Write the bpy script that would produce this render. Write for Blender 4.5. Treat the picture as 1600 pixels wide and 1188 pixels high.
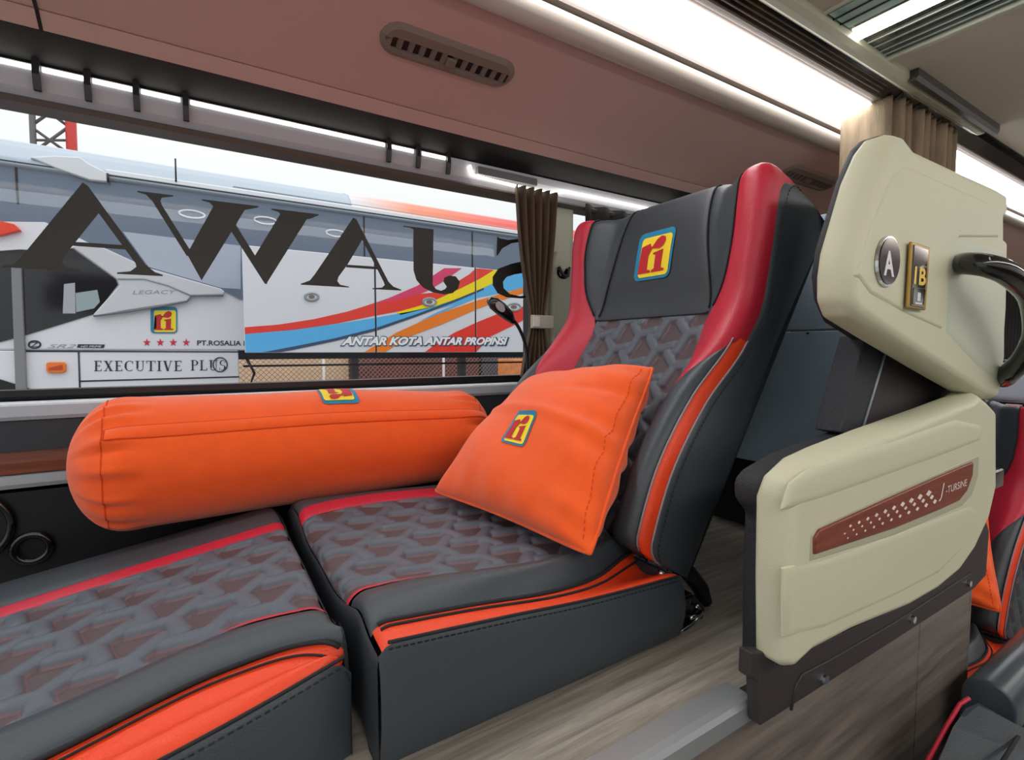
import bpy, bmesh, math, random
import numpy as np
from mathutils import Matrix, Vector
random.seed(4); rng = np.random.default_rng(4)
SC = bpy.context.scene; COL = SC.collection
for o in list(bpy.data.objects): bpy.data.objects.remove(o)

# ------------------------------------------------------------------ camera
# X runs to the rear of the coach, Y towards the window, Z up, metres; Z = 0 is the seat platform
FPX = 785.0; EYE = np.array([0, 0, .5])
pit = math.atan(46 / FPX); yaw = math.atan(1260 / (FPX / math.cos(pit)))
fh = np.array([math.cos(yaw), math.sin(yaw), 0]); RT = np.array([math.sin(yaw), -math.cos(yaw), 0]); zz = np.array([0, 0, 1.])
FW = fh * math.cos(pit) - zz * math.sin(pit); UP = zz * math.cos(pit) + fh * math.sin(pit)
cd = bpy.data.cameras.new('camera'); cam = bpy.data.objects.new('camera', cd); COL.objects.link(cam)
cd.sensor_width = 36; cd.lens = FPX / 1600 * 36; cd.clip_start = .02; cd.clip_end = 500
cam.matrix_world = Matrix([[RT[i], UP[i], -FW[i], EYE[i]] for i in range(3)] + [[0, 0, 0, 1]])
SC.camera = cam
def ray(x, y): return (x - 800) * RT + (594 - y) * UP + FPX * FW
def atY(x, y, Y): r = ray(x, y); return EYE + r * (Y / r[1])       # measured point on a plane of known depth
def atX(x, y, X): r = ray(x, y); return EYE + r * (X / r[0])
def atZ(x, y, Z): r = ray(x, y); return EYE + r * ((Z - EYE[2]) / r[2])

# ------------------------------------------------------------------ sky, light, exposure
w = bpy.data.worlds.new('overcast'); SC.world = w; w.use_nodes = True
bg = w.node_tree.nodes['Background']; bg.inputs[0].default_value = (.98, .985, .985, 1)
wn = w.node_tree; gt = wn.nodes.new('ShaderNodeTexCoord'); gs = wn.nodes.new('ShaderNodeSeparateXYZ'); gm = wn.nodes.new('ShaderNodeMapRange')   # overcast sky: three times brighter overhead than at the horizon
gm.inputs[1].default_value = 0; gm.inputs[2].default_value = 1; gm.inputs[3].default_value = .48; gm.inputs[4].default_value = 1.44
wn.links.new(gt.outputs['Generated'], gs.inputs[0]); wn.links.new(gs.outputs[2], gm.inputs[0]); wn.links.new(gm.outputs[0], bg.inputs[1])
SC.view_settings.view_transform = 'Standard'; SC.view_settings.look = 'None'
SC.view_settings.exposure = 0.5; SC.view_settings.gamma = 1; SC.view_settings.use_curve_mapping = False
COVE = 8.0; LED = 5.0

# ------------------------------------------------------------------ materials
MATS = {}
def lin(c): return tuple(((v / 255) / 12.92 if v / 255 <= .04045 else ((v / 255 + .055) / 1.055) ** 2.4) for v in c)
def mat(name, rgb, rough=.5, metal=0, bump=0, bscale=200, var=0, vscale=8, spec=.5, coat=0, sheen=0, emit=0, stretch=None):
    if name in MATS: return MATS[name]
    m = bpy.data.materials.new(name); m.use_nodes = True; nt = m.node_tree; b = nt.nodes['Principled BSDF']
    c = lin(rgb); b.inputs['Base Color'].default_value = (*c, 1); b.inputs['Roughness'].default_value = rough
    b.inputs['Metallic'].default_value = metal; b.inputs['Specular IOR Level'].default_value = spec
    b.inputs['Coat Weight'].default_value = coat; b.inputs['Coat Roughness'].default_value = .08
    b.inputs['Sheen Weight'].default_value = sheen
    if emit:
        b.inputs['Emission Color'].default_value = (*c, 1); b.inputs['Emission Strength'].default_value = emit
    tc = None
    if bump or var:
        tc = nt.nodes.new('ShaderNodeTexCoord'); mp = nt.nodes.new('ShaderNodeMapping'); nt.links.new(tc.outputs['Object'], mp.inputs[0])
        if stretch: mp.inputs['Scale'].default_value = stretch
    if bump:
        n = nt.nodes.new('ShaderNodeTexNoise'); n.inputs['Scale'].default_value = bscale; n.inputs['Detail'].default_value = 3
        nt.links.new(mp.outputs[0], n.inputs['Vector'])
        bp = nt.nodes.new('ShaderNodeBump'); bp.inputs['Strength'].default_value = bump; bp.inputs['Distance'].default_value = .002
        nt.links.new(n.outputs[0], bp.inputs['Height']); nt.links.new(bp.outputs[0], b.inputs['Normal'])
    if var:
        n = nt.nodes.new('ShaderNodeTexNoise'); n.inputs['Scale'].default_value = vscale; n.inputs['Detail'].default_value = 5
        nt.links.new(mp.outputs[0], n.inputs['Vector'])
        r = nt.nodes.new('ShaderNodeValToRGB'); r.color_ramp.elements[0].position = .3; r.color_ramp.elements[1].position = .7
        r.color_ramp.elements[0].color = (*[v * (1 - var) for v in c], 1); r.color_ramp.elements[1].color = (*[min(1, v * (1 + var)) for v in c], 1)
        nt.links.new(n.outputs[0], r.inputs[0]); nt.links.new(r.outputs[0], b.inputs['Base Color'])
    MATS[name] = m; return m
def mat_pattern(name, base, other, thread, attr, rough=.5, bump=.25):
    m = mat(name, base, rough, bump=bump, bscale=500); nt = m.node_tree; b = nt.nodes['Principled BSDF']
    a = nt.nodes.new('ShaderNodeAttribute'); a.attribute_name = attr; r = nt.nodes.new('ShaderNodeValToRGB'); cr = r.color_ramp
    cr.elements[0].position = 0; cr.elements[0].color = (*lin(base), 1); cr.elements[1].position = 1; cr.elements[1].color = (*lin(other), 1)
    for p, c in ((.46, base), (.5, thread), (.56, thread), (.61, other)): e = cr.elements.new(p); e.color = (*lin(c), 1)
    nt.links.new(a.outputs['Fac'], r.inputs[0]); nt.links.new(r.outputs[0], b.inputs['Base Color']); return m
def mat_wood(name, c1, c2, scale=(1.5, 30, 30), rough=.4):
    m = mat(name, c1, rough); nt = m.node_tree; b = nt.nodes['Principled BSDF']
    tc = nt.nodes.new('ShaderNodeTexCoord'); mp = nt.nodes.new('ShaderNodeMapping'); mp.inputs['Scale'].default_value = scale
    n = nt.nodes.new('ShaderNodeTexNoise'); n.inputs['Scale'].default_value = 2.2; n.inputs['Detail'].default_value = 9; n.inputs['Roughness'].default_value = .65; n.inputs['Distortion'].default_value = .6
    r = nt.nodes.new('ShaderNodeValToRGB'); r.color_ramp.elements[0].position = .33; r.color_ramp.elements[1].position = .68
    r.color_ramp.elements[0].color = (*lin(c1), 1); r.color_ramp.elements[1].color = (*lin(c2), 1)
    nt.links.new(tc.outputs['Object'], mp.inputs[0]); nt.links.new(mp.outputs[0], n.inputs['Vector']); nt.links.new(n.outputs[0], r.inputs[0]); nt.links.new(r.outputs[0], b.inputs['Base Color'])
    bp = nt.nodes.new('ShaderNodeBump'); bp.inputs['Strength'].default_value = .15; bp.inputs['Distance'].default_value = .002
    nt.links.new(n.outputs[0], bp.inputs['Height']); nt.links.new(bp.outputs[0], b.inputs['Normal']); return m
def mat_glass(name, tint=(1, 1, 1), refl=.6, rough=.0):
    m = bpy.data.materials.new(name); m.use_nodes = True; nt = m.node_tree; nt.nodes.clear()
    out = nt.nodes.new('ShaderNodeOutputMaterial'); tr = nt.nodes.new('ShaderNodeBsdfTransparent'); tr.inputs[0].default_value = (*tint, 1)
    gl = nt.nodes.new('ShaderNodeBsdfGlossy'); gl.inputs['Roughness'].default_value = rough; fr = nt.nodes.new('ShaderNodeFresnel'); fr.inputs[0].default_value = 1.45
    mu = nt.nodes.new('ShaderNodeMath'); mu.operation = 'MULTIPLY'; mu.inputs[1].default_value = refl; mx = nt.nodes.new('ShaderNodeMixShader')
    nt.links.new(fr.outputs[0], mu.inputs[0]); nt.links.new(mu.outputs[0], mx.inputs[0]); nt.links.new(tr.outputs[0], mx.inputs[1]); nt.links.new(gl.outputs[0], mx.inputs[2]); nt.links.new(mx.outputs[0], out.inputs[0])
    MATS[name] = m; return m
LEATHER = mat('black_leather', (60, 68, 75), .40, bump=.35, bscale=420, spec=.5)
LEATHER2 = mat('black_leather_soft', (50, 56, 62), .48, bump=.35, bscale=420)
RED = mat('red_leather', (196, 38, 62), .42, bump=.3, bscale=380)
ORANGE = mat('orange_leather', (238, 70, 26), .42, bump=.5, bscale=380)
QUILT = mat_pattern('quilted_leather', (84, 91, 102), (82, 67, 71), (108, 84, 88), 'puff')
CLOTH = mat('orange_cloth', (255, 92, 8), .85, bump=.5, bscale=900, sheen=.3, var=.06, vscale=30)
STITCH = mat('dark_thread', (30, 30, 36), .8); PIPING = mat('pale_piping', (150, 135, 140), .6)
RTHREAD = mat('red_thread', (170, 40, 50), .7)
BEIGE = mat('beige_plastic', (204, 204, 176), .5, bump=.35, bscale=700)
DARKPL = mat('dark_speckled_plastic', (38, 42, 48), .6, bump=1.0, bscale=500)
BROWNPL = mat('brown_black_plastic', (52, 46, 47), .55, bump=.5, bscale=500)
BLACK = mat('black_plastic', (18, 20, 23), .4); GLOSSB = mat('gloss_black', (14, 15, 17), .15, coat=.5)
CHROME = mat('chrome', (210, 214, 218), .15, metal=1); ALU = mat('aluminium', (176, 181, 184), .32, metal=.6, bump=.1, bscale=60)
SHELL = mat('grey_shell', (165, 186, 202), .5, bump=.3, bscale=600)
WOODF = mat_wood('grey_wood_vinyl', (112, 106, 98), (174, 167, 155)); WOODP = mat_wood('brown_grey_wood', (92, 84, 78), (134, 125, 117), (1.2, 20, 20))
WOODS = mat_wood('red_wood_trim', (92, 46, 30), (130, 74, 48), (2, 60, 60))
MAUVE = mat('taupe_panel', (186, 154, 146), .55, bump=.2, bscale=500)
TAUPE = mat('taupe_dark', (104, 92, 84), .55); CEIL = mat('ceiling_liner', (206, 200, 182), .7, bump=.2, bscale=400)
GREYST = mat('grey_strip', (150, 158, 164), .35); SILL = mat('pale_grey_sill', (168, 178, 188), .35)
CURT = mat('brown_curtain', (92, 76, 62), .9, bump=.6, bscale=300, var=.3, vscale=40, stretch=(1, 1, .1))
CURTL = mat('tan_woven_curtain', (140, 122, 100), .9, bump=.6, bscale=300, var=.25, vscale=40, stretch=(1, 1, .15))
CURTB = mat('black_curtain', (24, 23, 24), .9)
PILLAR = mat('pillar_plastic', (176, 178, 160), .5, bump=.2, bscale=600)
LBLUE = mat('logo_blue', (20, 130, 170), .6); LYEL = mat('logo_yellow', (245, 215, 40), .6); LRED = mat('logo_red', (190, 24, 34), .6)
WHITEL = mat('white_light', (255, 255, 255), .4, emit=COVE); LEDM = mat('led_light', (255, 250, 238), .4, emit=LED)
GLASS = mat_glass('window_glass', (.93, .96, .96), .45)
BODY = mat('bus_white', (226, 226, 234), .3, coat=.3); BGLASS = mat('bus_window_glass', (104, 118, 140), .12, coat=.3)  # blue grey of the bus windows has the sky's reflection put into it
BDARK = mat('bus_dark_glass', (16, 16, 22), .1, coat=.3); INK = mat('ink', (42, 42, 54), .6); DECAL = mat('letter_film', (40, 40, 36), .5)

# ------------------------------------------------------------------ helpers
WL = {}
def origin_of(o): return WL.get(o.name, np.zeros(3)) if o else None
def tag(o, label=None, cat=None, group=None, kind=None):
    if label: o['label'] = label
    if cat: o['category'] = cat
    if group: o['group'] = group
    if kind: o['kind'] = kind
    return o
def empty(name, loc, label=None, cat=None, group=None, kind=None):
    o = bpy.data.objects.new(name, None); o.empty_display_size = .05; COL.objects.link(o); o.location = loc
    WL[o.name] = np.array(loc, float); return tag(o, label, cat, group, kind)
def M(name, verts, faces, m, parent=None, smooth=False, bevel=0, seg=2, label=None, cat=None, group=None, kind=None, solid=0, attr=None):
    V = np.array(verts, float).reshape(-1, 3)
    if parent is not None: org = WL[parent.name]
    else: lo, hi = V.min(0), V.max(0); org = np.array([(lo[0] + hi[0]) / 2, (lo[1] + hi[1]) / 2, lo[2]])
    me = bpy.data.meshes.new(name); me.from_pydata((V - org).tolist(), [], [tuple(int(i) for i in f) for f in faces]); me.validate()
    bm = bmesh.new(); bm.from_mesh(me)
    if attr is None: bmesh.ops.remove_doubles(bm, verts=bm.verts, dist=1e-6)
    bmesh.ops.recalc_face_normals(bm, faces=bm.faces); bm.to_mesh(me); bm.free()
    if attr is not None:
        a = me.attributes.new(attr[0], 'FLOAT', 'POINT'); a.data.foreach_set('value', np.asarray(attr[1], np.float32).ravel())
    me.materials.append(m)
    if smooth: me.polygons.foreach_set('use_smooth', [True] * len(me.polygons))
    o = bpy.data.objects.new(name, me); COL.objects.link(o); WL[o.name] = org
    if parent is not None: o.parent = parent
    else: o.location = org
    if bevel:
        b = o.modifiers.new('bevel', 'BEVEL'); b.width = bevel; b.segments = seg; b.limit_method = 'ANGLE'; b.angle_limit = .6
        if not smooth:
            me.polygons.foreach_set('use_smooth', [True] * len(me.polygons)); n = o.modifiers.new('wn', 'WEIGHTED_NORMAL'); n.keep_sharp = False
    if solid: s = o.modifiers.new('solid', 'SOLIDIFY'); s.thickness = solid; s.offset = 0
    return tag(o, label, cat, group, kind)
def gridfaces(nu, nv):
    i = np.arange(nu - 1)[:, None] * nv + np.arange(nv - 1)[None]; i = i.ravel()
    return np.stack([i, i + nv, i + nv + 1, i + 1], 1)
def box_vf(a, b):
    (x0, y0, z0), (x1, y1, z1) = a, b
    return [(x0, y0, z0), (x1, y0, z0), (x1, y1, z0), (x0, y1, z0), (x0, y0, z1), (x1, y0, z1), (x1, y1, z1), (x0, y1, z1)], [(0, 3, 2, 1), (4, 5, 6, 7), (0, 1, 5, 4), (1, 2, 6, 5), (2, 3, 7, 6), (3, 0, 4, 7)]
def box(name, a, b, m, parent=None, bevel=.004, **k):
    v, f = box_vf(a, b); return M(name, v, f, m, parent, bevel=bevel, **k)
def join(parts):
    V, F = [], []
    for v, f in parts:
        n = len(V); V += [tuple(p) for p in v]; F += [tuple(i + n for i in q) for q in f]
    return V, F
def prism_vf(pts0, pts1):
    n = len(pts0); return list(map(tuple, pts0)) + list(map(tuple, pts1)), [tuple(range(n))[::-1], tuple(range(n, 2 * n))] + [(i, (i + 1) % n, n + (i + 1) % n, n + i) for i in range(n)]
def prismY(name, xz, y0, y1, m, parent=None, bevel=.004, **k):
    v, f = prism_vf([(x, y0, z) for x, z in xz], [(x, y1, z) for x, z in xz]); return M(name, v, f, m, parent, bevel=bevel, **k)
def pxY(name, px, y0, y1, m, parent=None, bevel=.004, **k):         # outline measured on the plane y0
    return prismY(name, [tuple(atY(x, y, y0)[[0, 2]]) for x, y in px], y0, y1, m, parent, bevel, **k)
def extrX(name, yz, x0, x1, m, parent=None, bevel=.0, closed=True, nx=2, **k):
    n = len(yz); xs = np.linspace(x0, x1, nx); V = [(x, y, z) for x in xs for y, z in yz]; F = []
    for s in range(nx - 1):
        for i in range(n if closed else n - 1): j = (i + 1) % n; F.append((s * n + i, s * n + j, (s + 1) * n + j, (s + 1) * n + i))
    if closed: F += [tuple(range(n))[::-1], tuple(range((nx - 1) * n, nx * n))]
    return M(name, V, F, m, parent, bevel=bevel, **k)
def tube_vf(path, r, n=8, cap=True):
    P = np.array(path, float); L = len(P); R = np.full(L, r) if np.isscalar(r) else np.array(r, float)
    V, F = [], []; up = np.array([0.13, .21, .97])
    for i in range(L):
        t = P[min(i + 1, L - 1)] - P[max(i - 1, 0)]; t /= np.linalg.norm(t) + 1e-9
        a = np.cross(t, up); a = a / (np.linalg.norm(a) + 1e-9); b = np.cross(t, a)
        for k in range(n): th = 2 * math.pi * k / n; V.append(P[i] + R[i] * (a * math.cos(th) + b * math.sin(th)))
    for i in range(L - 1):
        for k in range(n): F.append((i * n + k, i * n + (k + 1) % n, (i + 1) * n + (k + 1) % n, (i + 1) * n + k))
    if cap: F += [tuple(range(n))[::-1], tuple(range((L - 1) * n, L * n))]
    return [tuple(v) for v in V], F
def tube(name, path, r, m, parent=None, n=8, **k):
    v, f = tube_vf(path, r, n); return M(name, v, f, m, parent, smooth=True, **k)
def spl(x, xs, ys):
    xs = np.asarray(xs, float); ys = np.asarray(ys, float); x = np.clip(np.asarray(x, float), xs[0], xs[-1]); d = np.gradient(ys, xs)
    i = np.clip(np.searchsorted(xs, x) - 1, 0, len(xs) - 2); h = xs[i + 1] - xs[i]; t = (x - xs[i]) / h
    return (2 * t**3 - 3 * t**2 + 1) * ys[i] + (t**3 - 2 * t**2 + t) * h * d[i] + (-2 * t**3 + 3 * t**2) * ys[i + 1] + (t**3 - t**2) * h * d[i + 1]
def sstep(a, b, x): t = np.clip((x - a) / (b - a), 0, 1); return t * t * (3 - 2 * t)
def stars(x, y, a, rot=.27, wd=.165, L=.55):
    """height of an interlocking three-armed quilting pattern, 0 in the patches and 1 on the ridges"""
    b = a * math.sqrt(3) / 2; j0 = np.round(y / b); best = np.full(np.shape(x), 9.)
    for dj in (-1, 0, 1):
        j = j0 + dj; i0 = np.round((x - j * a / 2) / a)
        for di in (-1, 0, 1):
            px = x - ((i0 + di) * a + j * a / 2); py = y - j * b
            for k in range(3):
                th = rot + math.pi / 6 + k * 2 * math.pi / 3; c, s = math.cos(th), math.sin(th); q = np.clip(px * c + py * s, 0, L * a)
                best = np.minimum(best, np.hypot(px - q * c, py - q * s))
    t = np.clip(1 - best / (wd * a), 0, 1); return np.power(np.clip(1 - (1 - t)**2, 0, 1), .4), best / (wd * a)
def region(name, surf, f0, f1, t0, t1, nu, nt, m, parent, puff=.004, pw=.008, quilt=None, amp=.008, **k):
    """one upholstery panel: a patch between the seams f0(t) and f1(t), sunk along its edges"""
    t = np.linspace(t0, t1, nt)[None, :] * np.ones((nu, 1)); s = np.linspace(0, 1, nu)[:, None] * np.ones((1, nt))
    a, b = f0(t), f1(t); u = a + (b - a) * s; P = surf(u, t); e = 1e-3
    n = np.cross(surf(u + e, t) - surf(u - e, t), surf(u, t + e) - surf(u, t - e)); n /= np.linalg.norm(n, axis=2, keepdims=True) + 1e-12
    ref = k.pop('out', None)
    if ref is not None: n *= np.where((n @ np.array(ref)) < 0, -1, 1)[..., None]
    d = np.minimum(np.minimum(s, 1 - s) * np.abs(b - a), np.minimum(t - t0, t1 - t) + (0 if k.pop('endseam', True) else 9))
    off = -puff * np.exp(-d / pw); at = None
    if quilt is not None:
        h, gq = quilt(u, t); edge = 1 - np.exp(-d / .01); off = off + amp * (h - .3) * edge; at = ('puff', np.clip(gq / 2, 0, 1))
    P = P + n * off[..., None]
    return M(name, P.reshape(-1, 3), gridfaces(nu, nt), m, parent, smooth=True, attr=at, **k)
def dashes(name, pts, m, parent, step=.009, ln=.0055, r=.0011):
    P = np.array(pts, float); d = np.r_[0, np.cumsum(np.linalg.norm(np.diff(P, axis=0), axis=1))]; parts = []
    for s in np.arange(0, d[-1] - ln, step):
        q = [np.array([np.interp(v, d, P[:, c]) for c in range(3)]) for v in (s, s + ln)]; parts.append(tube_vf(q, r, 4))
    v, f = join(parts); return M(name, v, f, m, parent, kind='stuff')
def text_vf(body, shear=0, bold=0):
    c = bpy.data.curves.new('t', 'FONT'); c.body = body; c.shear = shear; c.offset = bold; c.resolution_u = 4
    o = bpy.data.objects.new('t', c); COL.objects.link(o); dg = bpy.context.evaluated_depsgraph_get(); me = o.evaluated_get(dg).to_mesh()
    v = np.array([p.co[:2] for p in me.vertices]); f = [tuple(p.vertices) for p in me.polygons]; o.to_mesh_clear(); bpy.data.objects.remove(o); bpy.data.curves.remove(c)
    lo, hi = v.min(0), v.max(0); return (v - lo) / (hi - lo), f
def put(name, vf, bl, br, tl, m, parent, **k):                      # flat print laid on a surface between three measured corners
    v, f = vf; bl, br, tl = map(np.array, (bl, br, tl)); return M(name, bl + v[:, :1] * (br - bl) + v[:, 1:2] * (tl - bl), f, m, parent, **k)
def flat(name, polys, fn, m, parent, **k):                          # printed outlines, each mapped point by point on a surface
    V, F = [], []
    for p in polys: n = len(V); V += [tuple(fn(*q)) for q in p]; F.append(tuple(range(n, n + len(p))))
    return M(name, V, F, m, parent, **k)
def rrect(x0, y0, x1, y1, r, n=5):
    out = []
    for cx, cy, a in ((x1 - r, y1 - r, 0), (x0 + r, y1 - r, 90), (x0 + r, y0 + r, 180), (x1 - r, y0 + r, 270)):
        for i in range(n + 1): th = math.radians(a + 90 * i / n); out.append((cx + r * math.cos(th), cy + r * math.sin(th)))
    return out
def ell(cx, cy, rx, ry, n=20, a=0):
    return [(cx + rx * math.cos(t) * math.cos(a) - ry * math.sin(t) * math.sin(a), cy + rx * math.cos(t) * math.sin(a) + ry * math.sin(t) * math.cos(a)) for t in np.linspace(0, 2 * math.pi, n, endpoint=False)]
LOGO_R = [[(.04, .09), (.45, .09), (.45, .14), (.34, .17), (.33, .5), (.42, .66), (.34, .80), (.07, .74), (.07, .69), (.15, .67), (.147, .17), (.04, .14)], [(.36, .66), (.45, .75), (.55, .88), (.68, .94), (.79, .90), (.82, .80), (.77, .69), (.66, .63), (.55, .645), (.46, .66)]]
LOGO_I = [[(.48, .09), (.88, .09), (.88, .14), (.775, .17), (.79, .60), (.48, .55), (.48, .51), (.56, .49), (.56, .17), (.48, .14)]]
def drape(name, polys, fn, m, parent, **k):
    bm = bmesh.new()
    for p in polys: bm.faces.new([bm.verts.new((a, b, 0)) for a, b in p])
    bmesh.ops.triangulate(bm, faces=bm.faces); bmesh.ops.subdivide_edges(bm, edges=bm.edges, cuts=3, use_grid_fill=True); bm.verts.index_update()
    V = [tuple(fn(v.co.x, v.co.y)) for v in bm.verts]; F = [tuple(v.index for v in f.verts) for f in bm.faces]; bm.free(); return M(name, V, F, m, parent, **k)
def logo(parent, fn, rim=True):
    g = drape('logo_patch', [rrect(-.1, -.06, 1.06, 1.12, .16)], lambda a, b: fn(a, b, 1), LBLUE, parent, label='blue edged emblem patch with red letters on yellow')
    drape('logo_field', [rrect(.04, 0, 1.0, .97, .1)], lambda a, b: fn(a, b, 2), LYEL, g); drape('logo_letter', LOGO_R, lambda a, b: fn(a, b, 3), LRED, g); drape('logo_letter', LOGO_I, lambda a, b: fn(a, b, 3), LRED, g)

# ================================================================== THE COACH INTERIOR
XA, XB = -1.6, 8.0
# platform, aisle floor, riser
floor = box('floor', (XA, .43, -.04), (1.56, 1.6, 0), WOODF, bevel=0, kind='structure')
box('aisle_floor', (XA, -1.25, -.64), (XB, 1.6, -.6), WOODF, floor, bevel=0)
wa = box('wall_aisle', (XA, .44, -.6), (1.545, .5, -.04), BLACK, bevel=0, kind='structure')
xs = [XA, -.4, .32, 1.262, 1.55]
for i in range(4): box('wood_panel', (xs[i] + .0015, .412, -.6), (xs[i + 1] - .0015, .44, -.032), WOODP, wa, bevel=.0015)
box('wood_panel', (1.55, .412, -.6), (1.562, 1.5, -.032), WOODP, wa, bevel=.0015)
tr = extrX('trim_1', [(.447, 0.0), (.447, .003), (.418, .004), (.409, .001), (.405, -.006), (.405, -.03), (.409, -.036), (.413, -.036), (.413, 0)], XA, .66, ALU, kind='structure')
# window side wall
ww = box('wall_window', (XA, 1.6, -.6), (XB, 1.66, .36), BLACK, bevel=0, kind='structure')
box('lower_lining', (XA, 1.47, 0), (XB, 1.6, .195), BLACK, ww, bevel=0)
extrX('metal_strip', [(1.455, .206), (1.452, .215), (1.455, .233), (1.5, .236), (1.5, .2)], XA, XB, GREYST, ww)
extrX('wood_strip', [(1.462, .236), (1.46, .26), (1.462, .285), (1.5, .285), (1.5, .236)], XA, XB, WOODS, ww)
extrX('dark_lining', [(1.458, .285), (1.456, .35), (1.5, .353), (1.5, .285)], XA, XB, mat('charcoal_lining', (46, 52, 58), .6, bump=.4), ww)
extrX('window_sill', [(1.452, .352), (1.448, .36), (1.45, .382), (1.462, .386), (1.52, .392), (1.6, .392), (1.6, .352)], XA, XB, SILL, ww)
extrX('pale_lip', [(1.452, .3825), (1.452, .3865), (1.468, .391), (1.468, .386)], XA, XB, mat('pale_lip', (225, 232, 238), .4), ww)
for (x, z, r) in ((-.42, .13, .07), (-.55, .08, .055), (-.32, .07, .03)):
    v, f = tube_vf([(x + r * math.cos(t), 1.463, z + r * math.sin(t)) for t in np.linspace(0, 2 * math.pi, 33)], .008, 8, False); M('holder_ring', v, f, GLOSSB, ww, smooth=True)
# window 1: frame, pane, film letters
w1 = extrX('window_1', [(1.49, .392), (1.482, .40), (1.482, .414), (1.53, .414), (1.53, .392)], XA, 1.02, BLACK, kind='structure')
extrX('frame_rail', [(1.485, 1.022), (1.53, 1.022), (1.53, 1.10), (1.485, 1.10)], XA, 1.02, mat('frame_taupe', (70, 62, 58), .5), w1)
box('frame_post', (1.0, 1.485, .41), (1.06, 1.53, 1.03), BLACK, w1)
M('glass_pane', [(XA, 1.51, .4), (1.02, 1.51, .4), (1.02, 1.51, 1.03), (XA, 1.51, 1.03)], [(0, 1, 2, 3)], GLASS, w1)
def z3(x, y): return (x * .275, 270 + y * .275)
def z4(x, y): return (420 + x * .25625, 320 + y * .25625)
LET = [
 (z3, [[(470, 55), (565, 225), (360, 480), (350, 515), (120, 512), (120, 480)], [(10, 529), (80, 518), (120, 480), (350, 512), (385, 540), (455, 553), (455, 560), (10, 537)],
       [(470, 55), (500, 75), (825, 520), (880, 565), (925, 580), (925, 588), (665, 575), (665, 567), (740, 560), (775, 535), (770, 515), (550, 215)], [(425, 393), (700, 411), (718, 437), (410, 415)]]),
 (z3, [[(780, 103), (985, 128), (985, 135), (920, 142), (910, 160), (858, 155), (830, 125), (780, 110)], [(855, 145), (910, 155), (920, 185), (1090, 455), (1062, 475)], [(1215, 185), (1395, 205), (1145, 612), (1062, 462)],
       [(1145, 150), (1470, 190), (1470, 197), (1400, 210), (1215, 195), (1190, 170), (1145, 157)], [(1340, 295), (1455, 480), (1520, 630), (1505, 632), (1315, 335)],
       [(1592, 235), (1745, 262), (1512, 634), (1442, 482)], [(1541, 203), (1811, 236), (1811, 242), (1755, 264), (1601, 246), (1583, 224), (1541, 210)]]),
 (z4, [[(515, 78), (575, 205), (480, 365), (425, 440), (418, 468), (255, 460), (280, 425)], [(195, 482), (250, 462), (280, 425), (418, 466), (435, 488), (490, 500), (490, 505), (195, 488)],
       [(515, 78), (535, 90), (730, 470), (760, 500), (808, 518), (808, 524), (632, 515), (632, 509), (690, 505), (707, 490), (700, 470), (560, 195)], [(478, 366), (655, 378), (662, 395), (470, 382)]]),
 (z4, [[(820, 128), (1005, 150), (1005, 160), (885, 152), (860, 140), (820, 135)], [(882, 145), (1005, 155), (1000, 440), (1000, 490), (1020, 515), (1050, 525), (1075, 515), (1085, 500), (1065, 470), (1070, 445), (1100, 432), (1140, 437), (1165, 470), (1155, 510), (1120, 540), (1070, 547), (1000, 535), (940, 505), (900, 460), (882, 400)]]),
 (z4, [[(1392, 195), (1410, 205), (1460, 215), (1505, 210), (1560, 205), (1560, 222), (1480, 235), (1425, 265), (1395, 310), (1388, 310)], [(1620, 330), (1480, 360), (1400, 390), (1365, 440), (1365, 490), (1395, 540), (1450, 565), (1540, 572), (1600, 560), (1600, 550), (1530, 558), (1470, 545), (1432, 510), (1428, 470), (1450, 440), (1500, 425), (1620, 405)]])]
for zf, polys in LET: flat('film_letter', [[(a, b, 1.5075 - .0005 * k) for a, b in p] for k, p in enumerate(polys)], lambda a, b, Y: atY(*zf(a, b), Y), DECAL, w1, label='black serif letter seen mirrored on the glass')
# pillar and second, curtained window
wp = box('wall_pillar', (1.06, 1.485, .38), (1.2, 1.6, 1.1), PILLAR, bevel=.012, kind='structure')
prismY('pillar_ridge', [(1.085, .39), (1.175, .39), (1.175, .82), (1.155, .86), (1.105, .86), (1.085, .82)], 1.462, 1.49, PILLAR, wp, bevel=.012, seg=3)
flat('hook_recess', [ell(1.13, .78, .028, .022)], lambda a, b: (a, 1.461, b), GLOSSB, wp)
tube('coat_hook', [(1.105, 1.456, .80), (1.12, 1.446, .768), (1.14, 1.446, .768), (1.155, 1.456, .80)], .006, BLACK, wp)
w2 = extrX('window_2', [(1.49, .392), (1.482, .40), (1.482, .414), (1.53, .414), (1.53, .392)], 1.2, XB, BLACK, kind='structure')
extrX('frame_rail', [(1.485, 1.04), (1.53, 1.04), (1.53, 1.12), (1.485, 1.12)], 1.2, XB, BLACK, w2)
M('glass_pane', [(1.2, 1.51, .4), (XB, 1.51, .4), (XB, 1.51, 1.05), (1.2, 1.51, 1.05)], [(0, 1, 2, 3)], GLASS, w2)
def curtain(name, path, z0, z1, m, pinch=None, **k):
    P = np.array(path); n = len(P); zs = np.linspace(z1, z0, 16); V = []
    for z in zs:
        sx = 1.0; cx = P[:, 0].mean(); cy = P[:, 1].mean()
        if pinch: sx = pinch(z)
        for p in P: V.append((cx + (p[0] - cx) * sx, cy + (p[1] - cy) * (.6 + .4 * sx), z))
    return M(name, V, gridfaces(16, n), m, smooth=True, solid=.003, **k)
cb = curtain('window_curtain', [(x, 1.462 + .012 * math.sin(x * 70)) for x in np.linspace(1.225, 7.9, 500)], .42, 1.04, CURTB, label='black curtain drawn across the window behind the seat headrest', cat='curtain')
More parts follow.
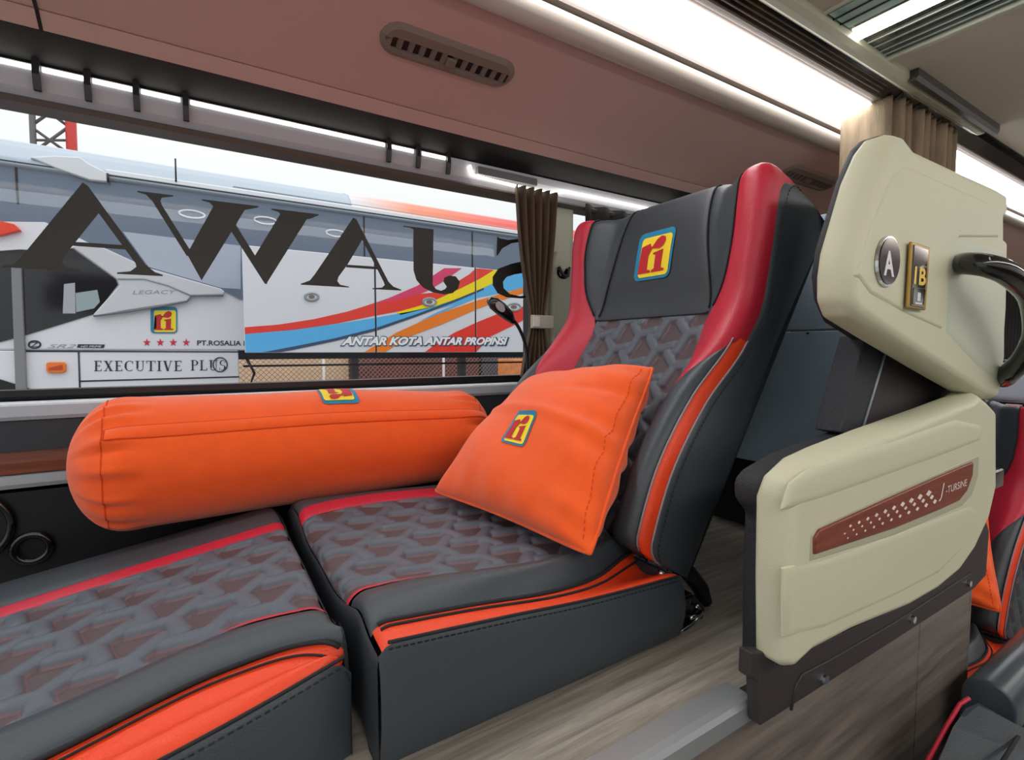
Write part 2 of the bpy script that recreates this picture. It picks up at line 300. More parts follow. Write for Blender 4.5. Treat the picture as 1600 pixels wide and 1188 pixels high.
c1 = curtain('window_curtain', [(x, 1.432 + .018 * math.sin((x - .91) * 190)) for x in np.linspace(.905, 1.085, 70)], .41, 1.045, CURT, lambda z: float(spl(z, [.4, .5, .58, .62, .72, .85, 1.05], [.75, .55, .32, .32, .55, .8, 1])), label='dark brown curtain gathered in a tieback beside the window pillar', cat='curtain')
box('tieback', (.955, 1.402, .575), (1.045, 1.414, .62), mat('tieback_beige', (196, 192, 176), .7), c1, bevel=.003)
box('tieback_clip', (.958, 1.398, .58), (.985, 1.403, .615), mat('white_plastic', (232, 232, 232), .4), c1, bevel=.002)

# overhead: curtain track housing, duct panel, cove, roof
ce = box('ceiling', (XA, -1.25, 1.435), (XB, .80, 1.47), CEIL, bevel=0, kind='structure')
extrX('overhead_panel', [(1.33, 1.155), (1.05, 1.28), (1.05, 1.33), (1.4, 1.33), (1.4, 1.17)], XA, XB, MAUVE, ce)
extrX('panel_lip', [(1.333, 1.153), (1.362, 1.130), (1.37, 1.134), (1.40, 1.18), (1.34, 1.165)], XA, XB, MAUVE, ce)
for x in (-.245,): extrX('panel_joint', [(1.364, 1.128), (1.331, 1.152), (1.051, 1.277), (1.051, 1.28), (1.335, 1.156), (1.37, 1.132)], x, x + .006, BLACK, ce)
extrX('recess_underside', [(1.37, 1.140), (1.50, 1.085), (1.58, 1.10), (1.58, 1.33), (1.37, 1.33)], XA, XB, mat('recess_black', (10, 10, 10), .7), ce)
cyl = [(1.03 + .03 * math.cos(t), 1.302 + .03 * math.sin(t)) for t in np.linspace(0, 2 * math.pi, 20, endpoint=False)]
extrX('rounded_edge', cyl, XA, XB, mat('edge_beige', (176, 166, 156), .35), ce, smooth=True)
extrX('cove_back', [(1.04, 1.325), (1.005, 1.338), (1.005, 1.352), (.895, 1.40), (.875, 1.398), (.865, 1.41), (.865, 1.46), (1.1, 1.46)], XA, XB, TAUPE, ce)
extrX('track_slot', [(.868, 1.401), (.822, 1.420), (.822, 1.45), (.868, 1.45)], XA, XB, GLOSSB, ce)
for k in range(3): extrX('track_line', [(.86 - k * .012, 1.402 + k * .005), (.857 - k * .012, 1.402 + k * .005), (.857 - k * .012, 1.408 + k * .005), (.86 - k * .012, 1.408 + k * .005)], XA, 2.05, TAUPE, ce)
bm_ = extrX('roof_beam', [(.824, 1.418), (.80, 1.400), (.783, 1.400), (.77, 1.412), (.77, 1.45), (.824, 1.45)], XA, 2.80, mat('beam_beige', (172, 172, 150), .45), ce)
extrX('beam_bracket', [(.77, 1.400), (.752, 1.398), (.745, 1.41), (.745, 1.436), (.77, 1.436)], 2.05, 2.85, mat('bracket_grey', (58, 56, 52), .5), ce)
cl = extrX('cove_or_added_fill_light', [(1.001, 1.346), (.900, 1.391), (.902, 1.394), (1.003, 1.349)], XA, XB, WHITEL, label='long bright white cove light above the taupe duct panel', cat='light')
extrX('cove_or_added_fill_light', [(-1.003, 1.353), (-.900, 1.398), (-.902, 1.401), (-1.005, 1.356)], XA, XB, WHITEL, label='fill light added out of view over the seats across the aisle', cat='light')  # added out of view as interior fill, mirroring the visible cove light
# opposite side of the coach, behind the photographer
wo = box('wall_opposite', (XA, -1.3, -.6), (XB, -1.25, .35), TAUPE, bevel=0, kind='structure')
extrX('overhead_panel', [(-1.33, 1.1), (-1.05, 1.30), (-1.05, 1.45), (-1.33, 1.45)], XA, XB, MAUVE, wo)
box('wall_rear', (XB, -1.3, -.6), (XB + .05, 1.6, 1.47), TAUPE, bevel=0, kind='structure')
box('roof_skin', (XA, -1.3, 1.47), (XB, 1.66, 1.49), BODY, ce, bevel=0)
# roof hatch
ht = empty('window_3', (1.7, .45, 1.43), kind='structure')
M('hatch_glass', [(1.5, 0, 1.4325), (1.885, 0, 1.4325), (1.885, .775, 1.4325), (1.5, .775, 1.4325)], [(0, 1, 2, 3)], mat('hatch_tinted', (40, 62, 60), .06, coat=.8), ht)
M('hatch_pane', [(1.512, .5, 1.4312), (1.625, .5, 1.4312), (1.625, .765, 1.4312), (1.512, .765, 1.4312)], [(0, 1, 2, 3)], mat('hatch_teal', (170, 210, 210), .1, coat=.6), ht)  # pale pane colour stands in for the brightness of the sky above
box('hatch_frame', (1.885, 0, 1.420), (1.91, .78, 1.436), mat('frame_pale', (196, 200, 180), .5), ht)
box('hatch_frame', (1.492, 0, 1.426), (1.504, .78, 1.436), mat('frame_pale', (1, 1, 1)), ht)
box('hatch_frame', (1.492, .772, 1.423), (1.91, .785, 1.436), mat('seal_grey', (120, 126, 120), .7, bump=1, bscale=300), ht)
for x in (1.545, 1.585): box('hatch_bar', (x, .5, 1.428), (x + .004, .77, 1.432), BLACK, ht, bevel=0)
for x in (1.75, 1.79, 1.83, 1.86): box('hatch_wire', (x, .1, 1.428), (x + .003, .77, 1.432), mat('wire_pale', (200, 210, 205), .4), ht, bevel=0)
box('roof_light', (1.655, .05, 1.422), (1.70, .775, 1.4315), LEDM, bevel=.003, label='white light tube running across the glass roof hatch', cat='light')
# curtain track above the window, its clips and light strip
hs = extrX('trim_2', [(1.475, 1.035), (1.462, 1.05), (1.452, 1.075), (1.452, 1.098), (1.49, 1.108), (1.52, 1.1), (1.52, 1.035)], XA, 3.2, mat('track_grey', (176, 178, 186), .4), kind='structure')
extrX('dark_ledge', [(1.53, 1.02), (1.468, 1.02), (1.462, 1.028), (1.474, 1.037), (1.53, 1.037)], XA, 3.2, mat('ledge_taupe', (84, 76, 70), .5), hs)
def xat(px, py): return float(atY(px, py, 1.45)[0])
segs = [(-400, 48), (66, 130), (145, 206), (221, 281), (298, 601), (613, 646), (660, 696)]
ls = empty('light_strip', (0, 1.45, 1.08), 'segmented white light strip along the curtain track over the window', 'light')
for a, b in segs:
    xa, xb = xat(a, 98 + .208 * a), xat(b, 98 + .208 * b); extrX('light_segment', [(1.4505, 1.086), (1.4505, 1.095), (1.455, 1.096), (1.455, 1.086)], xa, xb, LEDM, ls)
for a in (57, 137, 213, 290, 607, 653, 700):
    x = xat(a, 98 + .208 * a); extrX('track_clip', [(1.446, 1.045), (1.44, 1.075), (1.444, 1.11), (1.453, 1.11), (1.449, 1.075), (1.456, 1.045)], x - .006, x + .006, BLACK, hs)
pth = [(x, 1.445, z) for x, z in ((.745, 1.083), (.755, 1.055), (.9, 1.048), (1.0, 1.045), (1.07, 1.05), (1.13, 1.064), (1.25, 1.066), (1.7, 1.066))]
tube('light_strip', pth, .0042, LEDM, label='thin glowing light strip bending down behind the brown curtain top', cat='light')
box('track_box', (.77, 1.436, 1.06), (1.0, 1.46, 1.085), mat('box_grey', (96, 96, 98), .5), hs)
# air vents in the duct panel
pa = np.array([1.33, 1.155]); pd = np.array([1.05, 1.28]) - pa; pl = np.linalg.norm(pd); pd /= pl; pn = np.array([-pd[1], pd[0]]); pn = pn if pn[1] < 0 else -pn
def PP(x, s, h=0): q = pa + pd * s + pn * h; return (x, q[0], q[1])
def vent(x0, x1, label, s0=.12, s1=.222):
    cx = (x0 + x1) / 2; v = empty('air_vent', PP(cx, .17), label, 'vent', 'air vents in the duct panel'); H = mat('vent_taupe', (120, 106, 96), .5)
    o = rrect(x0, s0, x1, s1, .045, 6); i2 = rrect(x0 + .012, s0 + .012, x1 - .012, s1 - .012, .035, 6); n = len(o)
    V = [PP(a, b) for a, b in o] + [PP(a, b, .008) for a, b in i2]; iw = rrect(x0 + .028, s0 + .022, x1 - .018, s1 - .034, .006, 6); V += [PP(a, b, .008) for a, b in iw] + [PP(a, b, -.0) for a, b in iw]
    F = [(k * n + i, k * n + (i + 1) % n, (k + 1) * n + (i + 1) % n, (k + 1) * n + i) for k in range(3) for i in range(n)]; M('housing', V, F, H, v, smooth=False)
    flat('duct_opening', [rrect(x0 + .028, s0 + .022, x1 - .018, s1 - .034, .006)], lambda a, b: PP(a, b, .0006), BLACK, v)
    m = 11
    for k in range(m):
        xx = x0 + .045 + (x1 - x0 - .08) * k / (m - 1); vv, ff = prism_vf([PP(xx - .002, s0 + .022, .001), PP(xx + .002, s0 + .022, .001), PP(xx + .010, s0 + .022, .007), PP(xx + .006, s0 + .022, .007)], [PP(xx - .002, s1 - .034, .001), PP(xx + .002, s1 - .034, .001), PP(xx + .010, s1 - .034, .007), PP(xx + .006, s1 - .034, .007)])
        M('slat', vv, ff, mat('slat_taupe', (110, 98, 90), .5), v)
    vv, ff = box_vf((0, 0, 0), (1, 1, 1)); V = [PP(cx - .012 + a * .024, (s0 + s1) / 2 - .018 + b * .02, .004 + c * .01) for a, b, c in vv]; M('slider_knob', V, ff, H, v, bevel=.002)
vent(.375, .735, 'slotted taupe air vent in the duct panel above the window', .13, .215); vent(2.02, 2.40, 'dim air vent in the duct panel behind the headrest', .13, .215)
# privacy curtain bunched on the roof track
pts = [(2.06, .985), (2.09, .92), (2.12, .845)]
for k in range(34): pts.append((2.12 + .62 * (k + 1) / 34, .845 + (.03 if k % 4 < 2 else -.012) + .008 * math.sin(k * 2.1)))
curtain('aisle_curtain', [tuple(np.array(pts[i]) * (1 - t) + np.array(pts[i + 1]) * t) for i in range(len(pts) - 1) for t in (0, .33, .66)], .62, 1.405, CURTL, label='tan woven privacy curtain bunched on the roof track', cat='curtain')
# gooseneck lamp
g = empty('reading_lamp', (.93, 1.44, .392), 'black gooseneck reading lamp standing against the window beside the bolster', 'lamp')
G = [atY(*q, 1.395) for q in ((800, 497), (812, 515), (821, 540), (824, 570), (822, 600))]; tube('gooseneck', [np.array([spl(t, [0, 1, 2, 3, 4], [p[c] for p in G]) for c in range(3)]) for t in np.linspace(0, 4, 24)], .0055, BLACK, g)
hp = [atY(*q, 1.395) for q in ((764, 468), (772, 474), (782, 482), (795, 494), (803, 504))]; tube('lamp_head', hp, [.012, .021, .022, .018, .008], GLOSSB, g, n=14)
a0 = atY(782, 480, 1.378); flat('lamp_lens', [ell(0, 0, .02, .013, 18, -.7)], lambda a, b: (a0[0] + a - .004, 1.3715, a0[2] + b), mat('lens_grey', (170, 176, 182), .2), g)

# ================================================================== THE SEAT
YC = .915
SO = np.array([.694, YC, .115]); ST = np.array([.518, 0, .855]); SN = np.array([-.855, 0, .518]); SY = np.array([0, 1., 0])
TT = [0, .15, .3, .45, .55, .65, .75, .82, .9]
def back(u, t):
    a = np.abs(u); cen = spl(t, [0, .3, .5, .58, .65, .72, .81, .9], [.0, .0, -.002, .008, .038, .065, .088, .088]); cre = spl(t, TT, [.082, .106, .092, .048, .040, .08, .128, .15, .145])
    wv = cen + (cre - cen) * sstep(.165, .262, a); b = np.clip((a - .27) / .04, 0, 1); wv = wv - .05 * (1 - np.sqrt(np.clip(1 - b * b, 0, 1)))
    tm = .885 - .05 * sstep(.12, .26, a) - .028 * b * b; rr = .045; s = t - (tm - rr); ph = np.clip(s / rr, 0, math.pi / 2)
    wv = wv - np.where(s > 0, rr * (1 - np.cos(ph)) + np.maximum(0, s - rr * math.pi / 2), 0); te = np.where(s > 0, tm - rr + rr * np.sin(ph), t)
    r2 = .03; s = r2 - t; ph = np.clip(s / r2, 0, math.pi / 2); wv = wv - np.where(s > 0, r2 * (1 - np.cos(ph)) + np.maximum(0, s - r2 * math.pi / 2), 0); te = np.where(s > 0, r2 - r2 * np.sin(ph), te)
    wv = np.maximum(wv, -.085)
    un = u * (1 + .05 * sstep(.5, .8, te) * sstep(.15, .3, a))
    return SO + te[..., None] * ST + wv[..., None] * SN + un[..., None] * SY
C_ = lambda v: (lambda t: np.full_like(t, v))
pat_e = lambda t: np.full_like(t, .187)
head_e = lambda t: spl(t, [.54, .62, .72, .85, 1.1], [.187, .172, .150, .134, .130])
red_i = lambda t: spl(t, [.0, .3, .44, .545, .60, .68, .8, 1.1], [.187, .187, .187, .19, .222, .236, .232, .226])
red_o = lambda t: np.where(t < .47, np.clip(.19 + (t - .22) / .25 * .12, .188, .3098), .3098)
blk_o = lambda t: np.minimum(.272, red_o(t) * 0 + .272)
TOP = 1.06
def make_seat(name, label, dz=0, side_quilt=False, full=True):
    s = empty(name, (.7, YC, 0), label, 'seat'); out = -ST * 0 + SN
    region('quilted_back', back, lambda t: -pat_e(t), pat_e, -.05, .55, 150, 230, QUILT, s, quilt=lambda u, t: stars(t + .02, u, .086), amp=.011, out=out)
    region('head_panel', back, lambda t: -head_e(t), head_e, .545, TOP, 40, 70, LEATHER2, s, out=out)
    for sg in (-1, 1):
        fl = (lambda f: (lambda t: sg * f(t)))
        region('side_head_panel', back, fl(head_e), fl(red_i), .548, TOP, 22, 60, LEATHER, s, out=out)
        region('red_bolster', back, fl(red_i), fl(red_o), .225, TOP, 26, 90, RED, s, out=out, puff=.003)
        low = lambda t: np.where(t < .225, .187, red_o(t) - .002)
        region('black_bolster', back, fl(lambda t: np.minimum(low(t), .294)), fl(lambda t: np.full_like(t, .297)), -.11, .445, 30, 70, LEATHER, s, out=out)
        region('orange_stripe', back, fl(lambda t: np.maximum(.298, np.minimum(red_o(t), .304))), fl(lambda t: np.full_like(t, .3098)), -.06, .468, 12, 70, ORANGE, s, out=out, puff=.002, pw=.004)
        wb = -.30 if side_quilt else -.085
        def side(q, t, sg=sg):
            P0 = back(np.full_like(t, sg * .3092), t); w0 = (P0 - SO) @ SN; w1 = w0 + (wb - w0) * q
            return P0 + (w1 - w0)[..., None] * SN + (sg * (.012 * np.sin(np.pi * np.clip(q, 0, 1)) + .0))[..., None] * SY
        sm = LEATHER
        kw = dict(quilt=lambda q, t: (lambda z: (z, 0 * z))(np.clip(np.minimum(np.abs(np.sin((q * .3 + t) * 34)), np.abs(np.sin((q * .3 - t) * 34))) * 1.6, 0, 1)), amp=.009) if side_quilt else {}
        region('side_cover', side, C_(0.), C_(1.), -.12, TOP, 24 if not side_quilt else 40, 90 if not side_quilt else 220, LEATHER, s, out=SY * sg, puff=.003, **({} if not kw else kw))
        tt = np.linspace(0, .93, 90); dashes('stitching', back(np.full(90, sg * .3125), tt) - SN * .004 + SY * sg * .003, RTHREAD if side_quilt else STITCH, s)
        tt = np.linspace(.56, .9, 40); tube('piping', back(sg * head_e(tt), tt) - SN * .001, .0022, STITCH, s, n=6)
        tt = np.linspace(.56, .92, 40); tube('piping', back(sg * red_i(tt), tt) - SN * .001, .0022, STITCH, s, n=6)
        tt = np.linspace(0, .46, 40); tube('piping', back(np.full(40, sg * .2975), tt), .002, PIPING, s, n=6)
        tt = np.linspace(-.03, .47, 50); tube('piping', back(np.full(50, sg * .3095), tt) + SN * .001, .0022, PIPING, s, n=6)
    hz = np.linspace(-.187, .187, 30); tube('piping', back(hz, np.full(30, .5475)) + SN * .001, .002, STITCH, s, n=6)
    bv = back(np.array([-.3, .3, .3, .24, -.24, -.3]), np.array([-.0, .0, .78, .84, .84, .78])); bw = [p - SN * (((p - SO) @ SN) + .085) for p in bv]; bw2 = [p - SN * .02 for p in bw]
    v, f = prism_vf(bw, bw2); M('back_shell', v, f, DARKPL, s, bevel=.008)
    def lf(a, b, k): return back(np.array((.5 - a) * .104 + .003), np.array(.648 + b * .104)) + SN * (.0014 * k + .0015)
    logo(s, lambda a, b, k: lf(a, b, k)); 
    # cushion
    Ze = lambda X: spl(X, [.165, .36, .47, .70], [.156, .137, .125, .110]); Zr = lambda X: spl(X, [.165, .4, .6, .7], [.174, .166, .152, .14])
    yo = lambda X: spl(X, [.16, .30, .45, .56, .64, .7], [.608, .606, .602, .620, .655, .68]); yi = lambda X: spl(X, [.16, .25, .4, .5, .6, .7], [.706, .712, .684, .672, .69, .72])
    yf = lambda X: spl(X, [.16, .25, .33, .5, .7], [1.085, 1.118, 1.128, 1.125, 1.12])
    def cush(y, X):
        sh = np.shape(X); Xf = np.clip(X, .165, .7).ravel(); yy = np.ravel(y); Z = np.empty_like(yy); R = .03; Xe = X.ravel()
        for v in np.unique(Xe):
            m = Xe == v; xv = float(np.clip(v, .165, .7)); ze, zr = float(Ze(xv)), float(Zr(xv)); o_, i_, f_ = float(yo(xv)), float(yi(xv)), float(yf(xv))
            Z[m] = spl(yy[m], [.55, .565, o_, (o_ + i_) / 2 - .008, i_, i_ + .06, YC, f_ - .05, f_, f_ + .045, 1.21, 1.265], [ze - .004, ze, ze + .006, zr, zr - .014, .146, .144, .146, zr - .016, zr - .006, zr - .012, ze - .01])
        s_ = .165 + R - Xe; ph = np.clip(s_ / R, 0, math.pi / 2); dn = np.where(s_ > 0, R * (1 - np.cos(ph)) + np.maximum(0, s_ - R * math.pi / 2), 0); xo = np.where(s_ > 0, .165 + R - R * np.sin(ph) + .25 * np.maximum(0, s_ - R * math.pi / 2) * (yy < YC) * 0, Xe)
        return np.stack([xo, yy, np.maximum(Z - dn, .004)], 1).reshape(*sh, 3)
    upz = np.array([-.25, 0, 1.])
    region('quilted_seat', cush, lambda X: yi(X) + np.where(X < .3, .012, 0) * np.clip((.3 - X) / .1, 0, 1), yf, .16, .70, 210, 220, QUILT, s, quilt=lambda y, X: stars(X + .03, y - YC + .02, .086), amp=.010, out=upz)
    region('red_stripe', cush, lambda X: yi(X), lambda X: yi(X) + np.maximum(.0008, .012 * np.clip((.3 - X) / .1, 0, 1)), .16, .30, 6, 30, RED, s, out=upz, puff=.001, pw=.003)
    region('near_roll', cush, yo, yi, .16, .70, 40, 70, LEATHER, s, out=upz, puff=.005, pw=.006)
    region('orange_band', cush, C_(.566), yo, .168, .70, 26, 70, ORANGE, s, out=upz, puff=.003, pw=.005)
    region('red_stripe', cush, yf, lambda X: yf(X) + .045, .16, .70, 14, 60, RED, s, out=upz, puff=.003, pw=.005)
    region('far_roll', cush, lambda X: yf(X) + .046, C_(1.265), .16, .70, 26, 60, LEATHER, s, out=upz)
    region('front_cover', cush, C_(.566), C_(1.265), .02, .16, 60, 40, LEATHER2, s, out=(-1, 0, 0), puff=.002)
    def skirt(q, X):
        z1 = Ze(np.clip(X, .165, .7)) - .026 * (1 - np.sqrt(1 - np.clip((.195 - X) / .03, 0, 1)**2 * .98)); return np.stack([X + 0 * q, .564 - .010 * np.sin(np.pi * np.clip(q, 0, 1)) + 0 * X, z1 * (1 - q) + .004 * q], -1)
    region('side_skirt', skirt, C_(0.), C_(1.), .168, .70, 24, 60, LEATHER, s, out=(0, -1, 0), puff=.002, pw=.02)
    box('rear_skirt', (.69, .57, .004), (.705, 1.26, .105), LEATHER2, s)
    xx = np.linspace(.18, .69, 80); dashes('stitching', np.stack([xx, np.full(80, .562), Ze(xx) - .006], 1), STITCH, s)
    tube('piping', np.stack([xx, np.full(80, .565), Ze(xx) + .001], 1), .0022, STITCH, s, n=6)
    tube('piping', cush(yo(xx) - .012, xx) + np.array([0, 0, .001]), .002, STITCH, s, n=6)
    tube('piping', cush(yo(xx), xx) + np.array([0, 0, -.001]), .003, STITCH, s, n=6)
    if full:
        bz = lambda X: .143 + (X - .14) * .155
        lo = lambda X: spl(X, [-.6, -.15, .02, .10, .147], [.640, .652, .672, .655, .622]); li = lambda X: spl(X, [-.6, -.15, 0.05, .147], [.74, .742, .752, .715]); lf_ = lambda X: spl(X, [-.6, -.2, .147], [1.06, 1.085, 1.09]); le = lambda X: spl(X, [-.6, .05, .147], [.578, .592, .610])
        def leg(y, X):
            sh = np.shape(X); Xe = X.ravel(); yy = np.ravel(y); Z = np.empty_like(yy); R = .03
            for v in np.unique(Xe):
                m = Xe == v; xv = float(np.clip(v, -.6, .147)); b = float(bz(xv)); o_, i_, f_, e_ = float(lo(xv)), float(li(xv)), float(lf_(xv)), float(le(xv))
                Z[m] = spl(yy[m], [e_ - .02, e_, e_ + (o_ - e_) * .3, e_ + (o_ - e_) * .62, o_, (o_ + i_) / 2, i_, i_ + .05, .92, f_, f_ + .05, 1.26, 1.33], [b - .02, b - .016, b - .007, b - .020, b - .004, b + .012, b + .002, b, b + .002, b + .001, b + .006, b, b - .02])
            s_ = Xe - (.148 - R); ph = np.clip(s_ / R, 0, math.pi / 2); dn = np.where(s_ > 0, R * (1 - np.cos(ph)) + np.maximum(0, s_ - R * math.pi / 2), 0); xo = np.where(s_ > 0, .148 - R + R * np.sin(ph), Xe)
            return np.stack([xo, yy, Z - dn], 1).reshape(*sh, 3)
        up = np.array([.25, 0, 1.])
        lr = region('leg_rest', leg, lo, li, -.6, .147, 40, 90, LEATHER, s, out=up, puff=.005, pw=.006)
        region('quilted_panel', leg, lambda X: li(X) + .008 * np.clip((X - .0) / .06, 0, 1), lf_, -.6, .147, 190, 420, QUILT, lr, quilt=lambda y, X: stars(X, y - .92, .086), amp=.011, out=up)
        region('red_stripe', leg, li, lambda X: li(X) + np.maximum(.0006, .008 * np.clip((X - .0) / .06, 0, 1)), .0, .147, 6, 30, RED, lr, out=up, puff=.001, pw=.003)
        region('red_stripe', leg, lf_, lambda X: lf_(X) + .042, -.6, .147, 14, 70, RED, lr, out=up, puff=.003, pw=.005)
        region('far_roll', leg, lambda X: lf_(X) + .043, C_(1.32), -.6, .147, 26, 70, LEATHER, lr, out=up)
        region('orange_band', leg, le, lo, -.6, .143, 24, 90, ORANGE, lr, out=up, puff=.006, pw=.007)
        region('end_cover', leg, C_(.605), C_(1.31), .147, .27, 60, 40, LEATHER2, lr, out=(1, 0, 0), puff=.002)
        def lsk(q, X): xc = np.clip(X, -.6, .147); return np.stack([np.minimum(X, .15) + 0 * q, le(xc) - .001 - .012 * np.sin(np.pi * np.clip(q, 0, 1)) * np.clip((.15 - X) / .05, 0, 1), (bz(xc) - .018 - .026 * (1 - np.sqrt(1 - np.clip((X - .118) / .03, 0, 1)**2 * .98))) * (1 - q) + (bz(xc) - .155) * q], -1)
        region('side_skirt', lsk, C_(0.), C_(1.), -.6, .148, 24, 70, LEATHER, lr, out=(0, -1, 0), puff=.002, pw=.02)
        xx = np.linspace(-.59, .14, 100); dashes('stitching', np.stack([xx, le(xx) - .004, bz(xx) - .024], 1), STITCH, lr)
        tube('piping', np.stack([xx, le(xx), bz(xx) - .015], 1), .0022, STITCH, lr, n=6); tube('piping', leg(lo(xx) - .010, xx) + np.array([0, 0, .001]), .0016, STITCH, lr, n=6); tube('piping', leg(lo(xx), xx), .003, STITCH, lr, n=6)
        for y0 in (.70, 1.15): tube('support_arm', [(.2, y0, .04), (.05, y0, .03), (-.45, y0, -.01)], .012, BLACK, s)
    return s
seat = make_seat('recliner_chair', 'black leather reclining seat with red wings, orange stripe and raised leg rest')

# ------------------------------------------------------------------ bolster and square pillow
BR, BY, BZ = .136, 1.314, .264
def bol(x, th, h=0):
    e0, e1 = -.228, .722; rx = .115
    def prof(x):
        d = np.minimum(x - e0, e1 - x); q = np.clip(1 - d / rx, 0, 1); return np.power(np.clip(1 - np.power(q, 2.4), 0, 1), .5)
    r = (BR - .010 * sstep(.2, .7, x)) * prof(x); d = np.minimum(x - e0, e1 - x)
    wr = .006 * np.exp(-((d - .07) / .045)**2) * (np.sin(th * 17 + 1.3 * np.sin(th * 3)) + .5 * np.sin(th * 29)) + .0012 * np.sin(x * 14 + th * 2)
    r = r + wr * np.clip(prof(x), 0, 1) + h
    return np.stack([x, BY + r * np.cos(th) * 1.0, BZ - .008 * sstep(.3, .7, x) + r * np.sin(th)], -1)
b_ = empty('bolster_pillow', (.2, BY, .12), 'long round orange bolster pillow lying along the window side', 'pillow')
u = np.linspace(0, 1, 110); xs_ = -.228 + .95 * (.5 - .5 * np.cos(np.pi * u)); X, TH = np.meshgrid(xs_, np.linspace(0, 2 * np.pi, 97), indexing='ij')
M('cloth_cover', bol(X, TH).reshape(-1, 3), gridfaces(110, 97), CLOTH, b_, smooth=True)
t0, t1 = 2.47, 2.30; tA = np.linspace(-.155, .70, 60)
SEAM = mat('orange_seam', (222, 72, 10), .9)
for nm, ta, tb in (('seam_flap', 2.62, 2.42),):
    V = np.stack([bol(tA, np.full(60, ta), .0008), bol(tA, np.full(60, ta - .02), .003), bol(tA, np.full(60, tb + .02), .003), bol(tA, np.full(60, tb), .0008)], 1).reshape(-1, 3); M(nm, V, gridfaces(60, 4), CLOTH, b_, smooth=True)
for tq in (2.62, 2.42): tube('seam', bol(tA, np.full(60, tq), .0004), .0016, SEAM, b_, n=6)
tube('seam', bol(np.full(30, -.157), np.linspace(2.62, 2.42, 30), .0004), .0016, SEAM, b_, n=6)
tube('seam', bol(np.full(60, -.16), np.linspace(1.2, 4.9, 60), .0002), .0014, SEAM, b_, n=6); tube('seam', bol(np.full(60, .665), np.linspace(1.2, 4.9, 60), .0002), .0014, SEAM, b_, n=6)
logo(b_, lambda a, b, k: bol(np.array(.325 - a * .075), np.array(1.60 + b * .56), .0013 * k + .001))
PA, PB, PC_, PD = map(np.array, ((.452, 1.075, .172), tuple(atZ(926, 874, .172)), (.791, .714, .469), (.767, 1.10, .428)))
pnorm = np.cross(PC_ - PA, PD - PB); pnorm /= np.linalg.norm(pnorm); pnorm = pnorm if pnorm[0] < 0 else -pnorm
def pil(p, q, sg, h=0):
    # p: from the left seam (-1) to the right seam (1); q: bottom to top
    d = np.clip((1 - p * p) * (1 - q * q), 0, 1); ck = 1 - .03 * np.power(np.abs(p * q), 5)
    p = p * ck; q = q * ck
    pp = p * (1 - .05 * (1 - q * q) * np.abs(p)); qq = q * (1 - .05 * (1 - p * p) * np.abs(q)); a = (pp + 1) / 2; c = (qq + 1) / 2
    base = (1 - a)[..., None] * ((1 - c)[..., None] * PA + c[..., None] * PD) + a[..., None] * ((1 - c)[..., None] * PB + c[..., None] * PC_)
    th = .088 * np.power(d, .45)
    wr = .0065 * np.sin(q * 19 + 2.5 * p + np.sin(q * 7)) * np.exp(-((1 - p) / .35)**2) + .004 * np.sin(p * 16 - 3 * q) * np.exp(-((1 + q) / .3)**2) + .0025 * np.sin(p * 13) * np.exp(-((1 - q) / .25)**2) + .005 * np.sin(4 * p + 6 * q) + .007 * np.exp(-((q - .05 + .1 * p) / .05)**2) * 1 - .006 * np.exp(-((q - .42 - .1 * p) / .05)**2) * sstep(0, .7, p) + .0 * sstep(-.2, .6, p)
    return base + pnorm * (sg * (th + wr * np.power(d, .25)) + h)[..., None]
sp = empty('square_pillow', (.62, .87, .17), 'square orange pillow leaning on the seat back', 'pillow')
g1 = np.sin(np.linspace(-1, 1, 70) * np.pi / 2); Pg, Qg = np.meshgrid(g1, g1, indexing='ij')
v, f = join([(pil(Pg, Qg, 1).reshape(-1, 3), gridfaces(70, 70)), (pil(Pg, Qg, -1).reshape(-1, 3), gridfaces(70, 70))]); M('cloth_cover', v, f, CLOTH, sp, smooth=True)
e = np.linspace(-1, 1, 30); per = [(x, -1) for x in e] + [(1, y) for y in e] + [(x, 1) for x in -e] + [(-1, y) for y in -e]
pe = pil(np.array([p[0] for p in per]), np.array([p[1] for p in per]), 1); tube('piping', pe, .0035, CLOTH, sp, n=6)
pe2 = pil(np.array([.93 + 0 * y for y in e]), e * .92, 1, .0005); dashes('stitching', pe2, SEAM, sp, .012, .007)
logo(sp, lambda a, b, k: pil(np.array(-.07 + a * .27), np.array(-.38 + b * .33), 1, .0013 * k + .001))

# ------------------------------------------------------------------ seat belt buckle
bk = empty('seat_belt', (.74, .60, .0), 'black seat belt buckle with a chrome edge on the floor beside the cushion', 'seat belt')
q = [atY(*p, .60) for p in ((1044, 1000), (1060, 960), (1092, 948), (1106, 930), (1085, 985), (1050, 1003))]
pxY('buckle', [(1046, 985), (1056, 940), (1085, 928), (1104, 950), (1096, 985), (1066, 1002)], .585, .63, GLOSSB, bk, bevel=.006)
tube('chrome_edge', [atY(*p, .578) for p in ((1047, 996), (1062, 990), (1082, 975), (1098, 955), (1088, 946))], .0045, CHROME, bk)
tube('release_button', [atY(*p, .576) for p in ((1078, 966), (1090, 962))], .004, CHROME, bk)
v, f = join([tube_vf([atY(*p, .62) for p in ((1052, 880), (1075, 895), (1095, 920), (1100, 940))], .016, 8)]); M('strap', v, f, BLACK, bk, smooth=True)
tube('chrome_clip', [atY(*p, .60) for p in ((1030, 895), (1042, 900), (1048, 912))], .005, CHROME, bk)

